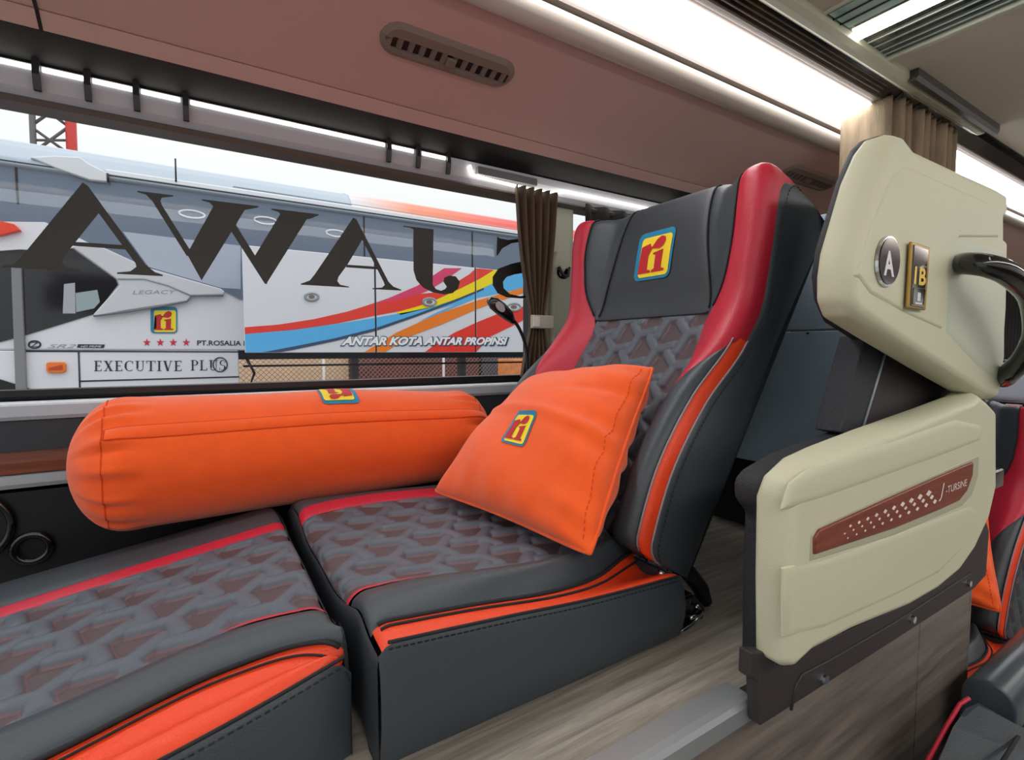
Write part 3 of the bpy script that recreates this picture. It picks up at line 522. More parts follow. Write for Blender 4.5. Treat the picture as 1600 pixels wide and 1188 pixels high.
# ------------------------------------------------------------------ privacy wing on the aisle side
pw_ = empty('privacy_wing', (1.05, .40, -.03), 'beige and black side wing with red brown inlay, number plates and black grab handle', 'partition')
low_px = [(1183, 1022), (1182, 900), (1184, 775), (1196, 742), (1225, 715), (1262, 698), (1330, 672), (1420, 640), (1475, 620), (1497, 612), (1530, 624), (1557, 640), (1557, 760), (1545, 812), (1522, 862), (1498, 897), (1465, 925), (1420, 952), (1330, 990), (1260, 1018), (1210, 1032)]
WY = [.395] * 9 + [.385, .365] + [.352] * 8 + [.36, .38]
low = [tuple(atY(x, y, d)[[0, 2]]) for (x, y), d in zip(low_px, WY)]
def inset(P, d):
    P = np.array(P); n = len(P); A = .5 * sum(P[i][0] * P[(i + 1) % n][1] - P[(i + 1) % n][0] * P[i][1] for i in range(n)); out = []
    for i in range(n):
        a = P[i] - P[i - 1]; b = P[(i + 1) % n] - P[i]; a /= np.linalg.norm(a); b /= np.linalg.norm(b); na = np.array([-a[1], a[0]]); nb = np.array([-b[1], b[0]]); m = na + nb; m /= max(.3, np.linalg.norm(m)**2 / 2) ; out.append(tuple(P[i] + m * d * (1 if A > 0 else -1) ))
    return out
def loftY(name, rings, m, parent, **k):
    n = len(rings[0][1]); V = [(x, y, z) for y, P in rings for x, z in P]; L = len(rings)
    F = [(r * n + i, r * n + (i + 1) % n, (r + 1) * n + (i + 1) % n, (r + 1) * n + i) for r in range(L - 1) for i in range(n)] + [tuple(range(n))[::-1], tuple(range((L - 1) * n, L * n))]
    return M(name, V, F, m, parent, **k)
lw = loftY('lower_panel', [(.40, low), (.366, low), (.349, inset(low, .010))], BEIGE, pw_, bevel=.008, seg=3)
def lowpx(name, px, y0, y1, m, parent, bevel=.004, **k): return pxY(name, px, y0, y1, m, parent, bevel, **k)
def soft(name, px, y0, y1, m, parent, d=.012):                     # raised relief with broad sloping sides
    P = [tuple(atY(x, y, y1)[[0, 2]]) for x, y in px]; return loftY(name, [(y0 + .004, P), (y0, P), (y1, inset(P, d))], m, parent, bevel=.004, seg=2)
soft('raised_relief', [(1228, 800), (1240, 757), (1268, 735), (1497, 655), (1536, 664), (1536, 690), (1480, 712), (1300, 778)], .350, .3445, BEIGE, lw)
soft('raised_relief', [(1228, 1000), (1228, 890), (1300, 872), (1520, 790), (1530, 800), (1505, 862), (1470, 898), (1400, 935), (1290, 985)], .350, .3455, BEIGE, lw)
inl = [(1274, 868), (1274, 842), (1281, 829), (1310, 816), (1400, 775), (1470, 744), (1522, 722), (1521, 742), (1512, 768), (1500, 783), (1470, 797), (1400, 826)]
fr = [(1266, 878), (1268, 838), (1278, 824), (1308, 810), (1400, 768), (1470, 738), (1530, 712), (1529, 744), (1519, 774), (1504, 791), (1470, 806), (1400, 836)]
il = pxY('inlay_recess', fr, .3475, .352, mat('recess_beige', (176, 174, 148), .5), lw, .002)
ib = pxY('inlay_bar', inl, .344, .352, mat_wood('inlay_red_brown', (108, 48, 34), (140, 70, 50), (3, 40, 40)), lw, .003, label='red brown inlay bar with white diamonds')
DI = mat('inlay_white', (236, 222, 216), .5)
def inp(a, b): x = 1318 + a * 136; return atY(x, 838 - a * 57 + b * 9, .3435)
dia = []
for k in range(11):
    a = k / 10.
    for r in range(3):
        if r == 0 and k < 1: continue
        s = (.5 + .06 * k) * (1 if r < 1 else .75); cy = -1.35 + r * 1.0 + (0 if r else .1); cx = a + r * .035 - .02
        dia.append([inp(cx - .03 * s, cy), inp(cx, cy - .5 * s), inp(cx + .03 * s, cy), inp(cx, cy + .5 * s)])
for d in dia: M('diamond', d, [(0, 1, 2, 3)], DI, ib)
put('lettering', text_vf('J', .35), atY(1467, 784, .3435), atY(1476, 780, .3435), atY(1467, 758, .3435), DI, ib)
put('lettering', text_vf('-TURSINE', .1), atY(1478, 772, .3435), atY(1511, 759, .3435), atY(1478, 761, .3435), DI, ib)
# dark inner shell and foot plate
inn = [(1158, 1052), (1160, 985), (1160, 900), (1164, 800), (1147, 780), (1147, 748), (1160, 732), (1200, 708), (1260, 685), (1330, 662), (1440, 622), (1480, 612), (1490, 640), (1490, 760), (1470, 850), (1400, 890), (1250, 1000)]
prismY('inner_shell', [tuple(atY(x, y, .45)[[0, 2]]) for x, y in inn], .402, .455, DARKPL, pw_, .012, seg=3)
plate = [(1172, 1060), (1174, 1020), (1186, 1020), (1250, 1020), (1400, 952), (1490, 895), (1520, 850), (1540, 810), (1546, 830), (1541, 900), (1522, 921), (1400, 1000), (1188, 1136), (1184, 1066)]
fp = pxY('foot_plate', plate, .385, .404, BROWNPL, pw_, .003)
tube('plate_ridge', [atY(*q, .3845) for q in ((1236, 1110), (1243, 1072), (1252, 1055), (1300, 1030), (1400, 972), (1480, 920), (1516, 896))], .0022, BROWNPL, fp)
for q in ((1286, 1060), (1424, 967), (1512, 911)):
    c = atY(*q, .385); v, f = prism_vf([(c[0] + .007 * math.cos(t), .379, c[2] + .007 * math.sin(t)) for t in np.linspace(0, 5.5, 8)], [(c[0] + .008 * math.cos(t), .386, c[2] + .008 * math.sin(t)) for t in np.linspace(0, 5.5, 8)]); M('bolt', v, f, CHROME, fp)
# dark connecting plate and post between lower and upper panels
pxY('connecting_plate', [(1388, 520), (1540, 560), (1540, 700), (1340, 690)], .425, .448, BROWNPL, pw_, .003)
pxY('post', [(1352, 525), (1392, 525), (1347, 684), (1312, 676)], .418, .46, DARKPL, pw_, .003)
tube('post_edge', [atY(*q, .4165) for q in ((1390, 530), (1345, 680))], .0022, GREYST, pw_, n=6)
upx = [(1279, 432), (1284, 395), (1316, 285), (1336, 240), (1362, 217), (1392, 213), (1430, 228), (1500, 262), (1560, 290), (1576, 300), (1576, 340), (1570, 345), (1570, 368), (1576, 372), (1574, 480), (1566, 600), (1561, 626), (1540, 622), (1460, 575), (1380, 532), (1305, 496), (1284, 470)]
UY = [.395] * 4 + [.385, .37] + [.352] * 12 + [.355, .365, .38, .39]
upr = [tuple(atY(x, y, d)[[0, 2]]) for (x, y), d in zip(upx, UY)]
us = loftY('upper_panel', [(.40, upr), (.368, upr), (.350, inset(upr, .012))], BEIGE, pw_, bevel=.008, seg=3)
soft('raised_relief', [(1340, 430), (1362, 350), (1398, 270), (1418, 258), (1562, 322), (1562, 372), (1500, 372), (1486, 395), (1474, 516), (1420, 492), (1362, 460)], .351, .3475, BEIGE, us, .005)
lx = [tuple(atY(x, y, d)[[0, 2]]) for x, y, d in [(1268, 432, .44), (1274, 390, .44), (1308, 280, .44), (1328, 234, .44), (1352, 216, .43), (1395, 222, .41), (1440, 240, .40), (1560, 300, .40), (1560, 560, .40), (1545, 618, .40), (1460, 582, .41), (1370, 545, .42), (1298, 505, .43), (1272, 470, .44)]]
prismY('inner_shell', lx, .40, .445, DARKPL, us, .012, seg=3)
# handle recess and handle
soft('handle_recess', [(1482, 520), (1488, 400), (1498, 380), (1510, 374), (1574, 392), (1572, 560), (1564, 598), (1530, 572)], .3505, .346, mat('recess_pale', (196, 202, 182), .5, bump=.3, bscale=700), us, .014)
hp = [(atY(1498, 412, .352)), atY(1515, 412, .325), atY(1545, 416, .300), atY(1578, 430, .282), atY(1612, 465, .275), atY(1618, 520, .285), atY(1600, 560, .305), atY(1578, 582, .33), atY(1568, 592, .352)]
hp = np.array(hp); tt = np.linspace(0, len(hp) - 1, 40); HPT = np.stack([spl(tt, np.arange(len(hp)), hp[:, c]) for c in range(3)], 1)
tube('grab_handle', HPT, .019, GLOSSB, us, n=14)
c = HPT[7]; v, f = tube_vf([c + np.array([-.008, -.0185, .004]), c + np.array([-.008, -.020, .0045])], .005, 12); M('screw_hole', v, f, CHROME, us)
# plates
def ov(cx, cy, rx, ry): return [atY(x, y, .3425) for x, y in ell(cx, cy, rx, ry, 28, .05)]
v, f = prism_vf(ov(1389.5, 408, 17, 39), [p + np.array([0, .004, 0]) for p in ov(1389.5, 408, 17.5, 40)]); M('letter_plate', v, f, CHROME, us)
v, f = prism_vf([p + np.array([0, -.001, 0]) for p in ov(1389.5, 408, 15.8, 37)], [p + np.array([0, .001, 0]) for p in ov(1389.5, 408, 15.8, 37)]); pl_ = M('letter_plate', v, f, mat('sign_black', (26, 27, 30), .12, coat=.6), us, label='black oval plate with a silver letter')
put('letter', text_vf('A', 0, .03), atY(1381, 430, .3412), atY(1397, 433, .3412), atY(1382, 390, .3412), mat('silver_print', (214, 216, 220), .4), pl_)
GOLD = mat('gold', (168, 134, 60), .35, metal=.5)
pxY('number_plate', [(1419, 481), (1425, 377), (1454, 387), (1447, 485)], .340, .345, GOLD, us, .002)
np_ = pxY('number_plate', [(1424, 478), (1429, 382), (1451, 390), (1444, 481)], .3385, .342, mat('sign_black', (0, 0, 0)), us, .001, label='black and gold seat number plate')
put('number', text_vf('1B', 0, .03), atY(1428, 444, .3382), atY(1446, 447, .3382), atY(1430, 416, .3382), mat('gold_print', (236, 200, 80), .4), np_)
for px in ([(1433, 470), (1438, 471), (1439, 458), (1434, 457)], [(1430, 475), (1441, 477), (1441, 474), (1430, 472)]): flat('seat_symbol', [px], lambda a, b: atY(a, b, .3382), mat('silver_print', (0, 0, 0)), np_)
tube('plate_border', [atY(*q, .3382) for q in ((1426, 475), (1428, 450), (1446, 452), (1443, 477), (1426, 475))], .0007, GOLD, np_, n=5)
box('latch', (1.47, .36, .195), (1.53, .40, .235), GLOSSB, pw_, .004)
# rear shell behind the seat back
rs = empty('rear_shell', (1.35, .9, 0), 'grey blue hard shell standing behind the reclined seat', 'partition')
def lean(z): return 1.28 + .10 * (z - .3)
def rsh(name, y0, y1, z0, z1, m, off=0, **k):
    v = [(lean(z) + o + off, y, z) for o in (0, .025) for y, z in ((y0, z0), (y1, z0), (y1, z1), (y0, z1))]; f = [(3, 2, 1, 0), (4, 5, 6, 7), (0, 1, 5, 4), (1, 2, 6, 5), (2, 3, 7, 6), (3, 0, 4, 7)]; return M(name, v, f, m, rs, bevel=.003, **k)
rsh('upper_board', .456, 1.42, .552, .84, SHELL); rsh('main_board', .456, 1.42, .2, .549, SHELL); rsh('dark_void_board', .456, 1.42, .004, .197, BLACK, .05)  # the black bottom board stands in for the dark void below the shell
for y in (.58, .68): box('board_screw', (lean(.545) - .003, y, .541), (lean(.545) + .004, y + .006, .546), BLACK, rs, .001)
extrX('kick_plate', [(.47, .004), (.60, .004), (.60, .07), (.47, .03)], 1.10, 1.25, mat('kick_grey', (70, 80, 80), .5), rs)

# ------------------------------------------------------------------ next row on the lower floor
def copy_tree(o, dl, label):
    r = o.copy(); COL.objects.link(r); r.location = Vector(o.location) + Vector(dl); r['label'] = label
    for ch in o.children:
        c = ch.copy(); COL.objects.link(c); c.parent = r
        for g in ch.children: d = g.copy(); COL.objects.link(d); d.parent = c
    return r
s2 = make_seat('recliner_chair', 'dark quilted seat with a red wing in the next row behind the wing panel', side_quilt=True, full=False)
s2.location = (s2.location[0] + 1.62, s2.location[1] - .09, -.6)
p2 = copy_tree(sp, (1.55, -.12, -.48), 'orange pillow on the next row seat, half hidden by the beige panel')
fr2 = [c for c in p2.children if c.name.startswith('cloth_cover')][0]
# chair by the aisle on the lower floor: padded leg rest and arm
ac = empty('aisle_chair', (1.4, .25, -.6), 'black leather leg rest and glossy arm with red piping beside the riser', 'seat')
pr = [(.335 + .045 * math.cos(t), -.245 + .045 * math.sin(t)) for t in np.linspace(0, math.pi, 14)]
extrX('arm_pad', [(.38, -.34)] + pr + [(.29, -.34)], 1.40, 2.0, mat('gloss_leather', (70, 80, 88), .25, bump=.2, bscale=400), ac, bevel=.006, smooth=True); box('arm_panel', (1.42, .295, -.6), (1.98, .375, -.33), LEATHER2, ac, .006)
top = [tuple(atY(*q)) for q in ((1425, 1250, .335), (1488, 1135, .315), (1508, 1102, .305), (1530, 1092, .297), (1650, 1168, .262))] + [(1.5, .0, -.33), (.9, .05, -.25)]
v, f = prism_vf(top, [(x, y, -.6) for x, y, z in top]); M('leg_rest', v, f, LEATHER, ac, bevel=.012, seg=4)
tube('red_piping', [np.array(atY(*q)) + np.array([-.004, .006, .0]) for q in ((1425, 1250, .335), (1488, 1135, .315), (1508, 1102, .305), (1522, 1093, .299))], .0035, RED, ac); tube('seam', [atY(1560, 1200, .22), atY(1605, 1130, .268)], .003, STITCH, ac)
hc = empty('passenger_chair', (3.4, .7, -.6), 'headrest with a white cover far back beside the grab handle', 'seat')
box('white_cover', (3.35, .55, .25), (3.5, 1.1, .40), mat('white_cloth', (200, 208, 226), .8), hc, .03, seg=4); box('seat_back', (3.38, .56, -.6), (3.55, 1.09, .24), LEATHER2, hc, .03)
box('blue_trim', (3.345, .73, .05), (3.36, .80, .16), mat('blue_cloth', (40, 80, 150), .7), hc); box('pink_trim', (3.345, .74, .16), (3.36, .80, .24), mat('pink_cloth', (230, 170, 180), .7), hc)

# ================================================================== OUTSIDE
ground = M('ground', [(-60, 1.9, -1.7), (90, 1.9, -1.7), (90, 120, -1.7), (-60, 120, -1.7)], [(0, 1, 2, 3)], mat('yard_concrete', (150, 146, 140), .9, var=.15, vscale=3), kind='structure')
bus = empty('coach_bus', (1.5, 6.2, -1.7), 'white touring coach with rainbow stripes and raised luggage doors parked alongside', 'bus')
upper = box('bus_body', (-3.2, 5.0, .5), (8.0, 7.4, 1.9), BODY, bus, .02)
box('front_body', (-3.2, 5.0, -1.2), (.30, 7.4, .5), BODY, bus, .01)
for x in (1.35, 2.6, 3.9): box('bay_frame', (x, 5.3, -1.2), (x + .07, 5.4, .5), mat('bay_grey', (96, 92, 100), .5), bus)
box('bay_floor', (.30, 5.05, -1.2), (8.0, 7.4, -.5), BLACK, bus); box('bay_beam', (.30, 5.1, .42), (8.0, 5.2, .5), mat('bay_dark', (40, 40, 46), .5), bus); tube('bay_rail', [(.34, 5.1, .36), (8, 5.1, .36)], .01, BLACK, bus)
tube('gas_strut', [(.36, 5.05, .44), (.42, 5.0, .30), (.36, 5.0, .12)], .012, BLACK, bus)
wb = pxY('window_band_or_reflection', [(-150, 268), (-60, 258), (40, 250), (80, 255), (165, 283), (300, 300), (540, 335), (805, 372), (860, 379), (860, 440), (805, 432), (600, 428), (375, 468), (345, 452), (230, 420), (130, 375), (70, 347), (-60, 345), (-150, 350)], 4.985, 5.01, BGLASS, bus, 0)
ext = [tuple(atY(*q, 4.985)) for q in ((860, 379), (860, 440))]; box('window_band_or_reflection', (3.4, 4.986, 1.40), (8, 5.01, 1.805), BGLASS, bus, 0)
pxY('window_band_or_reflection', [(192, 362), (376, 384), (376, 452), (345, 450), (232, 417)], 4.983, 5.0, mat('pane_reflection', (176, 182, 200), .15, coat=.3), bus, 0)  # paler sheet on the band paints a whitish reflection in the glass
for px in (25, 567, 737): a = atY(px, 300, 4.98); box('pane_joint', (a[0], 4.978, 1.40 if px > 100 else 1.55), (a[0] + .012, 4.99, 1.81), BLACK, bus, 0)
for px, py in ((300, 335), (415, 345), (525, 365)):
    c = atY(px, py, 4.98); v, f = tube_vf([(c[0] + .09 * math.cos(t), 4.979, c[2] + .03 * math.sin(t)) for t in np.linspace(0, 2 * math.pi, 25)], .008, 6, False); M('dome_lamp_ring', v, f, mat('ring_white', (225, 230, 240), .4), bus, smooth=True)
rp = [(4.99, 1.80), (4.95, 1.815), (4.95, 1.85), (4.965, 1.875), (5.0, 1.90), (5.06, 1.965), (5.14, 2.03), (5.35, 2.10), (6.2, 2.16), (7.05, 2.10), (7.4, 1.9), (7.4, 1.8)]
extrX('roof_cap', rp, -3.2, 8.0, mat('roof_white', (172, 184, 198), .35), bus, bevel=.01, smooth=False)
extrX('white_rail', [(4.944, 1.842), (4.944, 1.872), (4.965, 1.882), (4.97, 1.842)], -.55, 8, mat('rail_white', (236, 238, 244), .3), bus); extrX('rain_gutter', [(4.948, 1.83), (4.948, 1.838), (4.96, 1.838), (4.96, 1.83)], -1.6, 8, INK, bus); extrX('roof_line', [(4.998, 1.905), (5.004, 1.913), (5.006, 1.905)], .3, 8, GREYST, bus)
rm = mat('roof_sunset', (226, 70, 50), .35); nt = rm.node_tree; tc = nt.nodes.new('ShaderNodeTexCoord'); sx = nt.nodes.new('ShaderNodeSeparateXYZ'); mr = nt.nodes.new('ShaderNodeMapRange'); cr = nt.nodes.new('ShaderNodeValToRGB')
nt.links.new(tc.outputs['Object'], sx.inputs[0]); nt.links.new(sx.outputs[0], mr.inputs[0]); mr.inputs[1].default_value = -.2; mr.inputs[2].default_value = 1.6; nt.links.new(mr.outputs[0], cr.inputs[0])
cr.color_ramp.elements[0].color = (*lin((214, 216, 222)), 1); cr.color_ramp.elements[1].color = (*lin((222, 52, 44)), 1); e_ = cr.color_ramp.elements.new(.35); e_.color = (*lin((230, 130, 90)), 1); nt.links.new(cr.outputs[0], nt.nodes['Principled BSDF'].inputs['Base Color'])
extrX('roof_stripe', [(4.963, 1.877), (4.998, 1.903), (5.057, 1.968), (5.137, 2.033), (5.34, 2.104), (5.34, 2.09), (5.14, 2.02), (5.0, 1.89)], 1.3, 8.0, rm, bus)
RFX = mat('fairing_white', (224, 226, 232), .3)
pxY('roof_fairing', [(45, 245), (85, 243), (125, 245), (138, 255), (168, 270), (168, 284), (140, 281), (85, 262)], 4.94, 5.0, RFX, bus, .01)
for px, a, b in ((274, 248, 284), (168, 271, 285)): p0, p1 = atY(px, a, 4.94), atY(px + 1, b, 4.94); tube('roof_joint', [p0, p1], .007, BLACK, bus, n=6)
pxY('driver_window', [(-80, 398), (30, 390), (95, 392), (112, 388), (150, 415), (181, 437), (184, 445), (150, 490), (40, 524), (-80, 556)], 4.992, 5.02, BDARK, bus, 0)
pxY('window_sheet', [(100, 444), (117, 442), (118, 490), (98, 490)], 4.988, 5.0, mat('sheet_grey', (170, 172, 180), .5), bus, 0); pxY('window_sheet', [(118, 458), (152, 453), (156, 472), (147, 482), (119, 488)], 4.988, 5.0, mat('sheet_pale', (150, 166, 170), .5), bus, 0)
pxY('cab_top', [(-80, 345), (70, 347), (130, 375), (160, 392), (112, 388), (95, 392), (30, 390), (-80, 398)], 4.975, 5.01, BODY, bus, .004)
fn_ = pxY('styling_fin', [(112, 386), (130, 376), (165, 388), (230, 418), (345, 451), (352, 456), (349, 461), (300, 462), (292, 471), (255, 477), (195, 486), (150, 495), (144, 493), (186, 446), (183, 437)], 4.955, 5.0, mat('fin_white', (205, 205, 212), .3), bus, .012, seg=3)
tube('fin_crease', [atY(*q, 4.952) for q in ((184, 436), (225, 436), (262, 446), (298, 462))], .006, GREYST, fn_, n=6); tube('fin_shadow_line', [atY(*q, 4.96) for q in ((146, 494), (200, 487), (255, 478), (292, 471), (300, 462), (349, 462))], .008, mat('fin_shade_grey', (110, 110, 118), .6), fn_, n=6)  # grey tube along the fin's lower edge stands in for its shade
put('lettering', text_vf('LEGACY', .2), atY(207, 460, 4.953), atY(275, 459, 4.953), atY(207, 454, 4.953), mat('chrome_print', (150, 150, 156), .3), fn_)
pxY('cab_lamp', [(-60, 340), (0, 345), (22, 350), (32, 360), (0, 368), (-60, 372)], 4.93, 4.98, mat('lamp_red', (236, 70, 40), .3), bus, .006)
pxY('door_pillar', [(17, 418), (33, 418), (41, 612), (24, 612)], 4.96, 5.0, mat('pillar_grey', (128, 128, 134), .4), bus, .004)
pxY('wheel_arch', [(-80, 575), (0, 593), (66, 614), (66, 700), (-80, 700)], 4.985, 5.0, BLACK, bus, .004)
LN = INK
for a, b in (((40, 549), (375, 550)), ((123, 549), (126, 640)), ((125, 596), (374, 589))): tube('panel_seam', [atY(*a, 4.999), atY(*b, 4.999)], .006, LN, bus, n=5)
pxY('marker_lamp', [(72, 568), (75, 566), (100, 566), (103, 569), (103, 580), (99, 583), (76, 583), (72, 580)], 4.975, 5.0, mat('amber_lamp', (236, 120, 40), .25), bus, .006); pxY('marker_reflector', [(76, 575), (97, 570), (98, 573), (98, 578), (76, 579)], 4.972, 4.976, mat('amber_dark', (190, 70, 20), .3), bus, 0)
fb = lambda a, b: atY(a, b, 4.996)
logo(bus, lambda a, b, k: atY(239 + a * 36, 519 - b * 35, 4.996 - .002 * k))
for cx in (229.5, 250.5, 270.7, 291): flat('star', [[(cx + (6.6 if i % 2 == 0 else 2.6) * math.sin(i * math.pi / 5), 535.5 - (6.6 if i % 2 == 0 else 2.6) * math.cos(i * math.pi / 5)) for i in range(10)]], fb, mat('star_red', (206, 40, 70), .5), bus)
put('lettering', text_vf('PT.ROSALIA INDAH', 0, .02), fb(308, 540), fb(418, 540.5), fb(308, 532), INK, bus)
put('lettering', text_vf('SR2', .4), fb(74, 544), fb(119, 544), fb(74, 538), GREYST, bus); flat('banner', [[(122, 538), (164, 538.5), (162, 544), (120, 543.5)]], fb, INK, bus); put('lettering', text_vf('HD PRIME', .3), atY(126, 543, 4.994), atY(159, 543, 4.994), atY(126, 540, 4.994), BODY, bus)
v, f = tube_vf([atY(54 + 9 * math.cos(t), 538.5 + 5.5 * math.sin(t), 4.996) for t in np.linspace(0, 2 * math.pi, 25)], .006, 5, False); M('badge_ring', v, f, INK, bus); put('lettering', text_vf('Z'), fb(48, 542), fb(60, 542), fb(48, 535), INK, bus)
def bar(x0, y0, x1, y1, wd): return [(x0 - wd / 2, y0), (x0 + wd / 2, y0), (x1 + wd / 2, y1), (x1 - wd / 2, y1)]
def rc(x0, y0, x1, y1): return [(x0, y0), (x1, y0), (x1, y1), (x0, y1)]
def cres(cx, cy, rx, ry, a0, a1, thk, n=14):
    A = np.radians(np.linspace(a0, a1, n)); mid = math.radians((a0 + a1) / 2); o = [(cx + rx * math.cos(t), cy + ry * math.sin(t)) for t in A]
    return o + [(cx + (rx - thk * max(.25, math.cos((t - mid) * .9))) * math.cos(t), cy + (ry - .06) * math.sin(t)) for t in A[::-1]]
GL = {'E': (.72, [rc(.1, 0, .26, 1), rc(0, 0, .66, .06), rc(0, .94, .64, 1), rc(.2, .48, .5, .54), rc(.6, 0, .66, .2), rc(.58, .8, .64, 1), rc(.47, .4, .5, .62)]),
      'X': (.85, [bar(.66, 0, .17, 1, .2), bar(.14, 0, .66, 1, .07), rc(0, 0, .3, .05), rc(.48, 0, .85, .05), rc(0, .95, .34, 1), rc(.52, .95, .8, 1)]),
      'C': (.82, [cres(.45, .5, .44, .51, 50, 310, .18, 26), rc(.70, .7, .75, .95), ]),
      'U': (.86, [rc(.12, .25, .28, 1), rc(.66, .3, .72, 1), cres(.42, .32, .3, .33, 180, 360, .10, 16), rc(0, .95, .4, 1), rc(.54, .95, .84, 1)]),
      'T': (.8, [rc(.32, 0, .48, 1), rc(.2, 0, .6, .05), rc(0, .94, .8, 1), rc(0, .75, .05, 1), rc(.75, .75, .8, 1)]),
      'I': (.42, [rc(.13, 0, .29, 1), rc(0, 0, .42, .05), rc(0, .95, .42, 1)]),
      'V': (.85, [bar(.42, 0, .15, 1, .19), bar(.42, 0, .7, 1, .06), rc(0, .95, .34, 1), rc(.56, .95, .85, 1)]),
      'P': (.72, [rc(.1, 0, .26, 1), rc(0, 0, .38, .05), rc(0, .95, .4, 1), cres(.36, .74, .34, .26, -90, 90, .16), rc(.2, .48, .38, .53)]),
      'L': (.74, [rc(.1, 0, .26, 1), rc(0, 0, .7, .06), rc(0, .95, .4, 1), rc(.64, 0, .7, .24)]),
      'S': (.62, [cres(.3, .74, .27, .26, 60, 270, .14), cres(.3, .27, .29, .27, -120, 90, .15), rc(.5, .72, .55, .95), rc(.02, .04, .07, .28)])}
def serif_word(word, x0, y0, x1, h, parent):
    W = sum(GL[c][0] + .12 for c in word); k = (x1 - x0) / W; x = x0
    for c in word: flat('lettering', GL[c][1], lambda a, b, x=x: atY(x + a * k, y0 - b * h, 4.996), INK, parent); x += (GL[c][0] + .12) * k
serif_word('EXECUTIVE', 147, 580, 287, 16, bus); serif_word('PLUS', 298, 579, 355, 16, bus)
v, f = tube_vf([atY(344 + 11 * math.cos(t), 570 + 11 * math.sin(t), 4.996) for t in np.linspace(0, 2 * math.pi, 31)], .005, 5, False); M('badge_ring', v, f, INK, bus)
# raised luggage doors with the stripes
def zd(x, y): return (360 + x * .325, 380 + y * .325)
def pt(a): return [tuple(atY(*zd(x, y), 4.59)[[0, 2]]) for x, y in a]
SR, SB, SYL, SOR, SNV, SPK = mat('stripe_red', (236, 62, 50), .4), mat('stripe_blue', (92, 182, 240), .4), mat('stripe_yellow', (252, 226, 20), .4), mat('stripe_orange', (246, 132, 42), .4), mat('stripe_navy', (58, 80, 110), .4), mat('stripe_pink', (224, 66, 110), .4)
ST_ = [(SPK, pt([(620, 312), (760, 265), (900, 205), (1030, 120), (1115, 120), (1040, 175), (960, 225), (840, 275)]), .4),
 (SR, pt([(40, 407), (230, 392), (400, 366), (560, 330), (690, 290), (800, 275), (900, 245), (1010, 235), (1150, 150), (1180, 122), (1300, 122), (1250, 150), (1150, 205), (1010, 270), (900, 312), (800, 330), (690, 350), (520, 385), (300, 418), (40, 440)]), 1),
 (SYL, pt([(800, 332), (900, 305), (1000, 268), (1100, 222), (1200, 172), (1280, 122), (1420, 122), (1300, 178), (1200, 222), (1080, 272), (980, 305), (900, 325), (820, 345)]), 2),
 (SB, pt([(40, 440), (300, 418), (520, 388), (690, 360), (860, 330), (1000, 300), (1100, 268), (1200, 225), (1320, 165), (1480, 120), (1480, 195), (1300, 240), (1190, 262), (1050, 320), (900, 380), (1000, 330), (1100, 288), (900, 345), (700, 412), (500, 460), (300, 500), (160, 526), (40, 526)]), 2),
 (SNV, pt([(140, 528), (300, 498), (500, 458), (700, 408), (900, 340), (1080, 272), (1220, 215), (1220, 224), (1080, 284), (900, 352), (700, 422), (500, 472), (300, 514), (220, 528)]), 3),
 (SOR, pt([(640, 528), (720, 478), (800, 430), (900, 385), (1000, 340), (1200, 272), (1480, 195), (1480, 225), (1395, 245), (1200, 312), (1020, 390), (860, 450), (740, 528)]), 2),
 (SR, pt([(930, 528), (1000, 478), (1080, 430), (1200, 375), (1300, 335), (1480, 285), (1480, 335), (1350, 402), (1250, 450), (1180, 528)]), 2)]
def clip(P, x0, x1, z0, z1):
    for ax, v, sg in ((0, x0, 1), (0, x1, -1), (1, z0, 1), (1, z1, -1)):
        out = []
        for i in range(len(P)):
            a, b = P[i - 1], P[i]; ia, ib_ = (a[ax] - v) * sg >= 0, (b[ax] - v) * sg >= 0
            if ia != ib_: t = (v - a[ax]) / (b[ax] - a[ax]); out.append((a[0] + (b[0] - a[0]) * t, a[1] + (b[1] - a[1]) * t))
            if ib_: out.append(b)
        P = out
        if not P: break
    return P
dz0, dz1 = .482, 1.345
DX = [.318, 1.395, 2.43, 3.5, 4.6]
for i in range(4):
    d = box('luggage_door', (DX[i] + .006, 4.6, dz0), (DX[i + 1] - .006, 4.64, dz1), BODY, bus, .006)
    for m_, P, lay in ST_:
        Q = clip(P, DX[i] + .008, DX[i + 1] - .008, dz0 + .004, dz1 - .004)
        if len(Q) > 2: flat('stripe', [Q], lambda a, b: (a, 4.5985 - .0012 * lay, b), m_, d)
    if i < 3:
        cx, cy = ((487, 464), (671, 472), (803, 480))[i]; fl_ = lambda a, b: atY(a, b, 4.592)
        v, f = tube_vf([atY(cx + 10 * math.cos(t), cy + 5.5 * math.sin(t), 4.594) for t in np.linspace(0, 2 * math.pi, 25)], .012, 6, False); hh = M('door_latch', v, f, GREYST, d, smooth=True); flat('latch_face', [ell(cx, cy, 9, 5)], fl_, mat('latch_white', (226, 226, 230), .4), hh); flat('latch_key', [ell(cx, cy, 5, 3)], lambda a, b: atY(a, b, 4.590), mat('latch_brown', (130, 110, 104), .4), hh)
    box('door_gap', (DX[i + 1] - .007, 4.601, dz0 + .003), (DX[i + 1] + .007, 4.63, dz1 - .003), BLACK, d, 0)
    box('lift_arm', ((DX[i] + DX[i + 1]) / 2 - .03, 4.64, 1.0), ((DX[i] + DX[i + 1]) / 2 + .03, 5.0, 1.06), BLACK, d)
vf = text_vf('ANTAR KOTA ANTAR PROPINSI', .35, .045); vf2 = text_vf('ANTAR KOTA ANTAR PROPINSI', .35, .085)
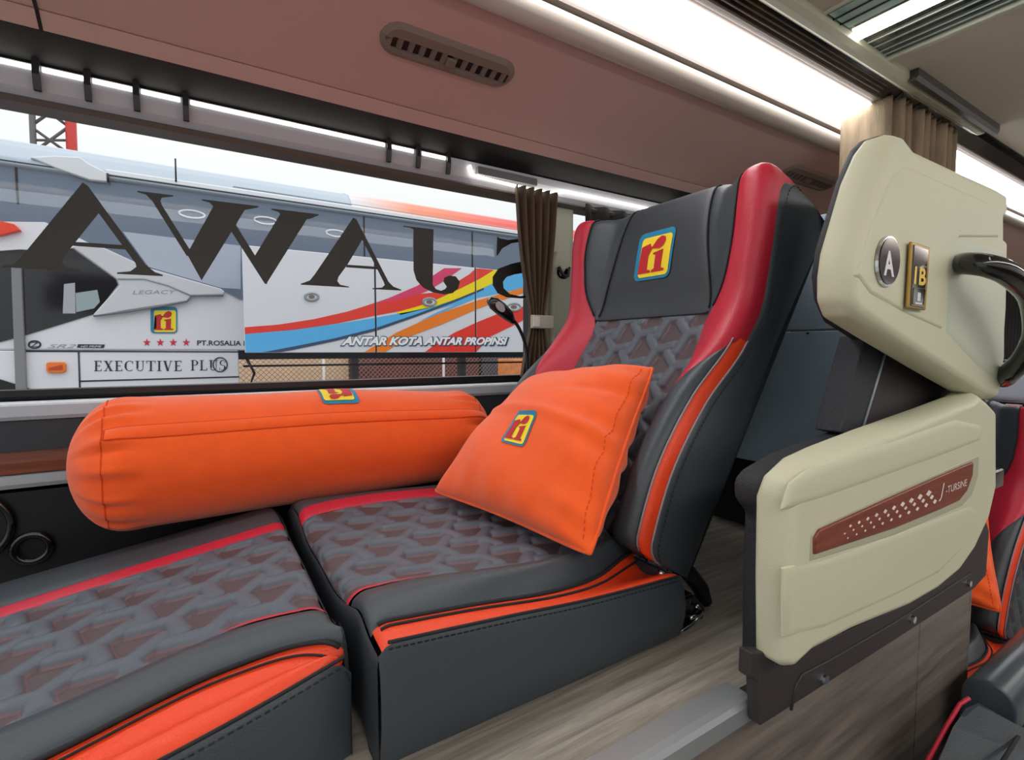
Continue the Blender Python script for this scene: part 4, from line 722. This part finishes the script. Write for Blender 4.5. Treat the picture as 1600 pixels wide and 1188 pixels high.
put('lettering', vf2, atY(531, 541.5, 4.5935), atY(796, 541, 4.5935), atY(531, 524.5, 4.5935), mat('stripe_navy', (0, 0, 0)), bus); put('lettering', vf, atY(533, 540, 4.592), atY(793, 539, 4.592), atY(533, 526, 4.592), mat('print_white', (245, 245, 248), .5), bus)
# things behind and under the coach
fe = empty('wire_fence', (2, 10.9, -1.7), 'chain link fence seen under the raised luggage doors', 'fence'); parts = []
for k in range(90): x = -1.5 + k * .1; parts += [tube_vf([(x, 10.9, -.6), (x + 1.35, 10.9, .75)], .006, 4, False), tube_vf([(x + 1.35, 10.902, -.6), (x, 10.902, .75)], .006, 4, False)]
v, f = join(parts); M('wire_mesh', v, f, mat('wire_tan', (150, 128, 110), .6), fe, kind='stuff')
for x in (-.5, 2.2, 4.9): tube('fence_post', [(x, 10.9, -1.7), (x, 10.9, .8)], .03, mat('post_white', (220, 214, 214), .6), fe)
box('yard_wall', (-4, 12.5, -1.7), (3.1, 12.7, 1.5), mat('tan_wall', (226, 192, 162), .8, var=.08), bevel=0, label='tan yard wall behind the chain link fence', cat='wall')
box('shed', (3.15, 12.3, -1.7), (6.6, 13.5, 1.4), mat('maroon_wall', (96, 46, 54), .8, var=.3, vscale=6), bevel=.02, label='dark maroon shed under the coach beyond the fence', cat='shed'); box('shed', (6.7, 12.3, -1.7), (11.5, 13.5, 1.4), mat('slate_wall', (60, 66, 84), .8, var=.3, vscale=6), bevel=.02, label='slate blue shed under the right end of the coach', cat='shed')
box('orange_crate', (6.2, 10.4, -1.7), (7.1, 10.6, .3), mat('crate_orange', (226, 140, 84), .7, var=.2), bevel=.02, label='pale orange board standing under the coach near the lamp', cat='board')
# radio mast
ms = empty('radio_mast', (-7.5, 42, -1.7), 'red and white lattice radio mast rising behind the coach roof', 'mast')
L0, R0 = atY(48, 230, 42), atY(108, 230, 42); L1, R1 = atY(46, 120, 42), atY(106, 120, 42); MR, MW = mat('mast_red', (196, 50, 46), .6), mat('mast_grey', (96, 92, 92), .6)
dzm = L1 - L0; base = lambda p, t: np.array(p) + dzm * t
for p, m_, r in ((L0, MW, .16), (R0, MR, .28), ((L0 * .28 + R0 * .72) + np.array([0, 2.4, 0]), MW, .14)): tube('mast_leg', [np.array([p[0], p[1], -1.7]), base(p, 1.6)], r, m_, ms)
for k in range(4):
    a, b = k * .4 - .1, k * .4 + .3
    tube('mast_brace', [base(L0, a), base(R0, b)], .09, MW, ms, n=5); tube('mast_brace', [base(R0, a), base(L0, b)], .09, MW, ms, n=5); tube('mast_bar', [base(L0, (a + b) / 2), base(R0, (a + b) / 2)], .08, MW, ms, n=5)
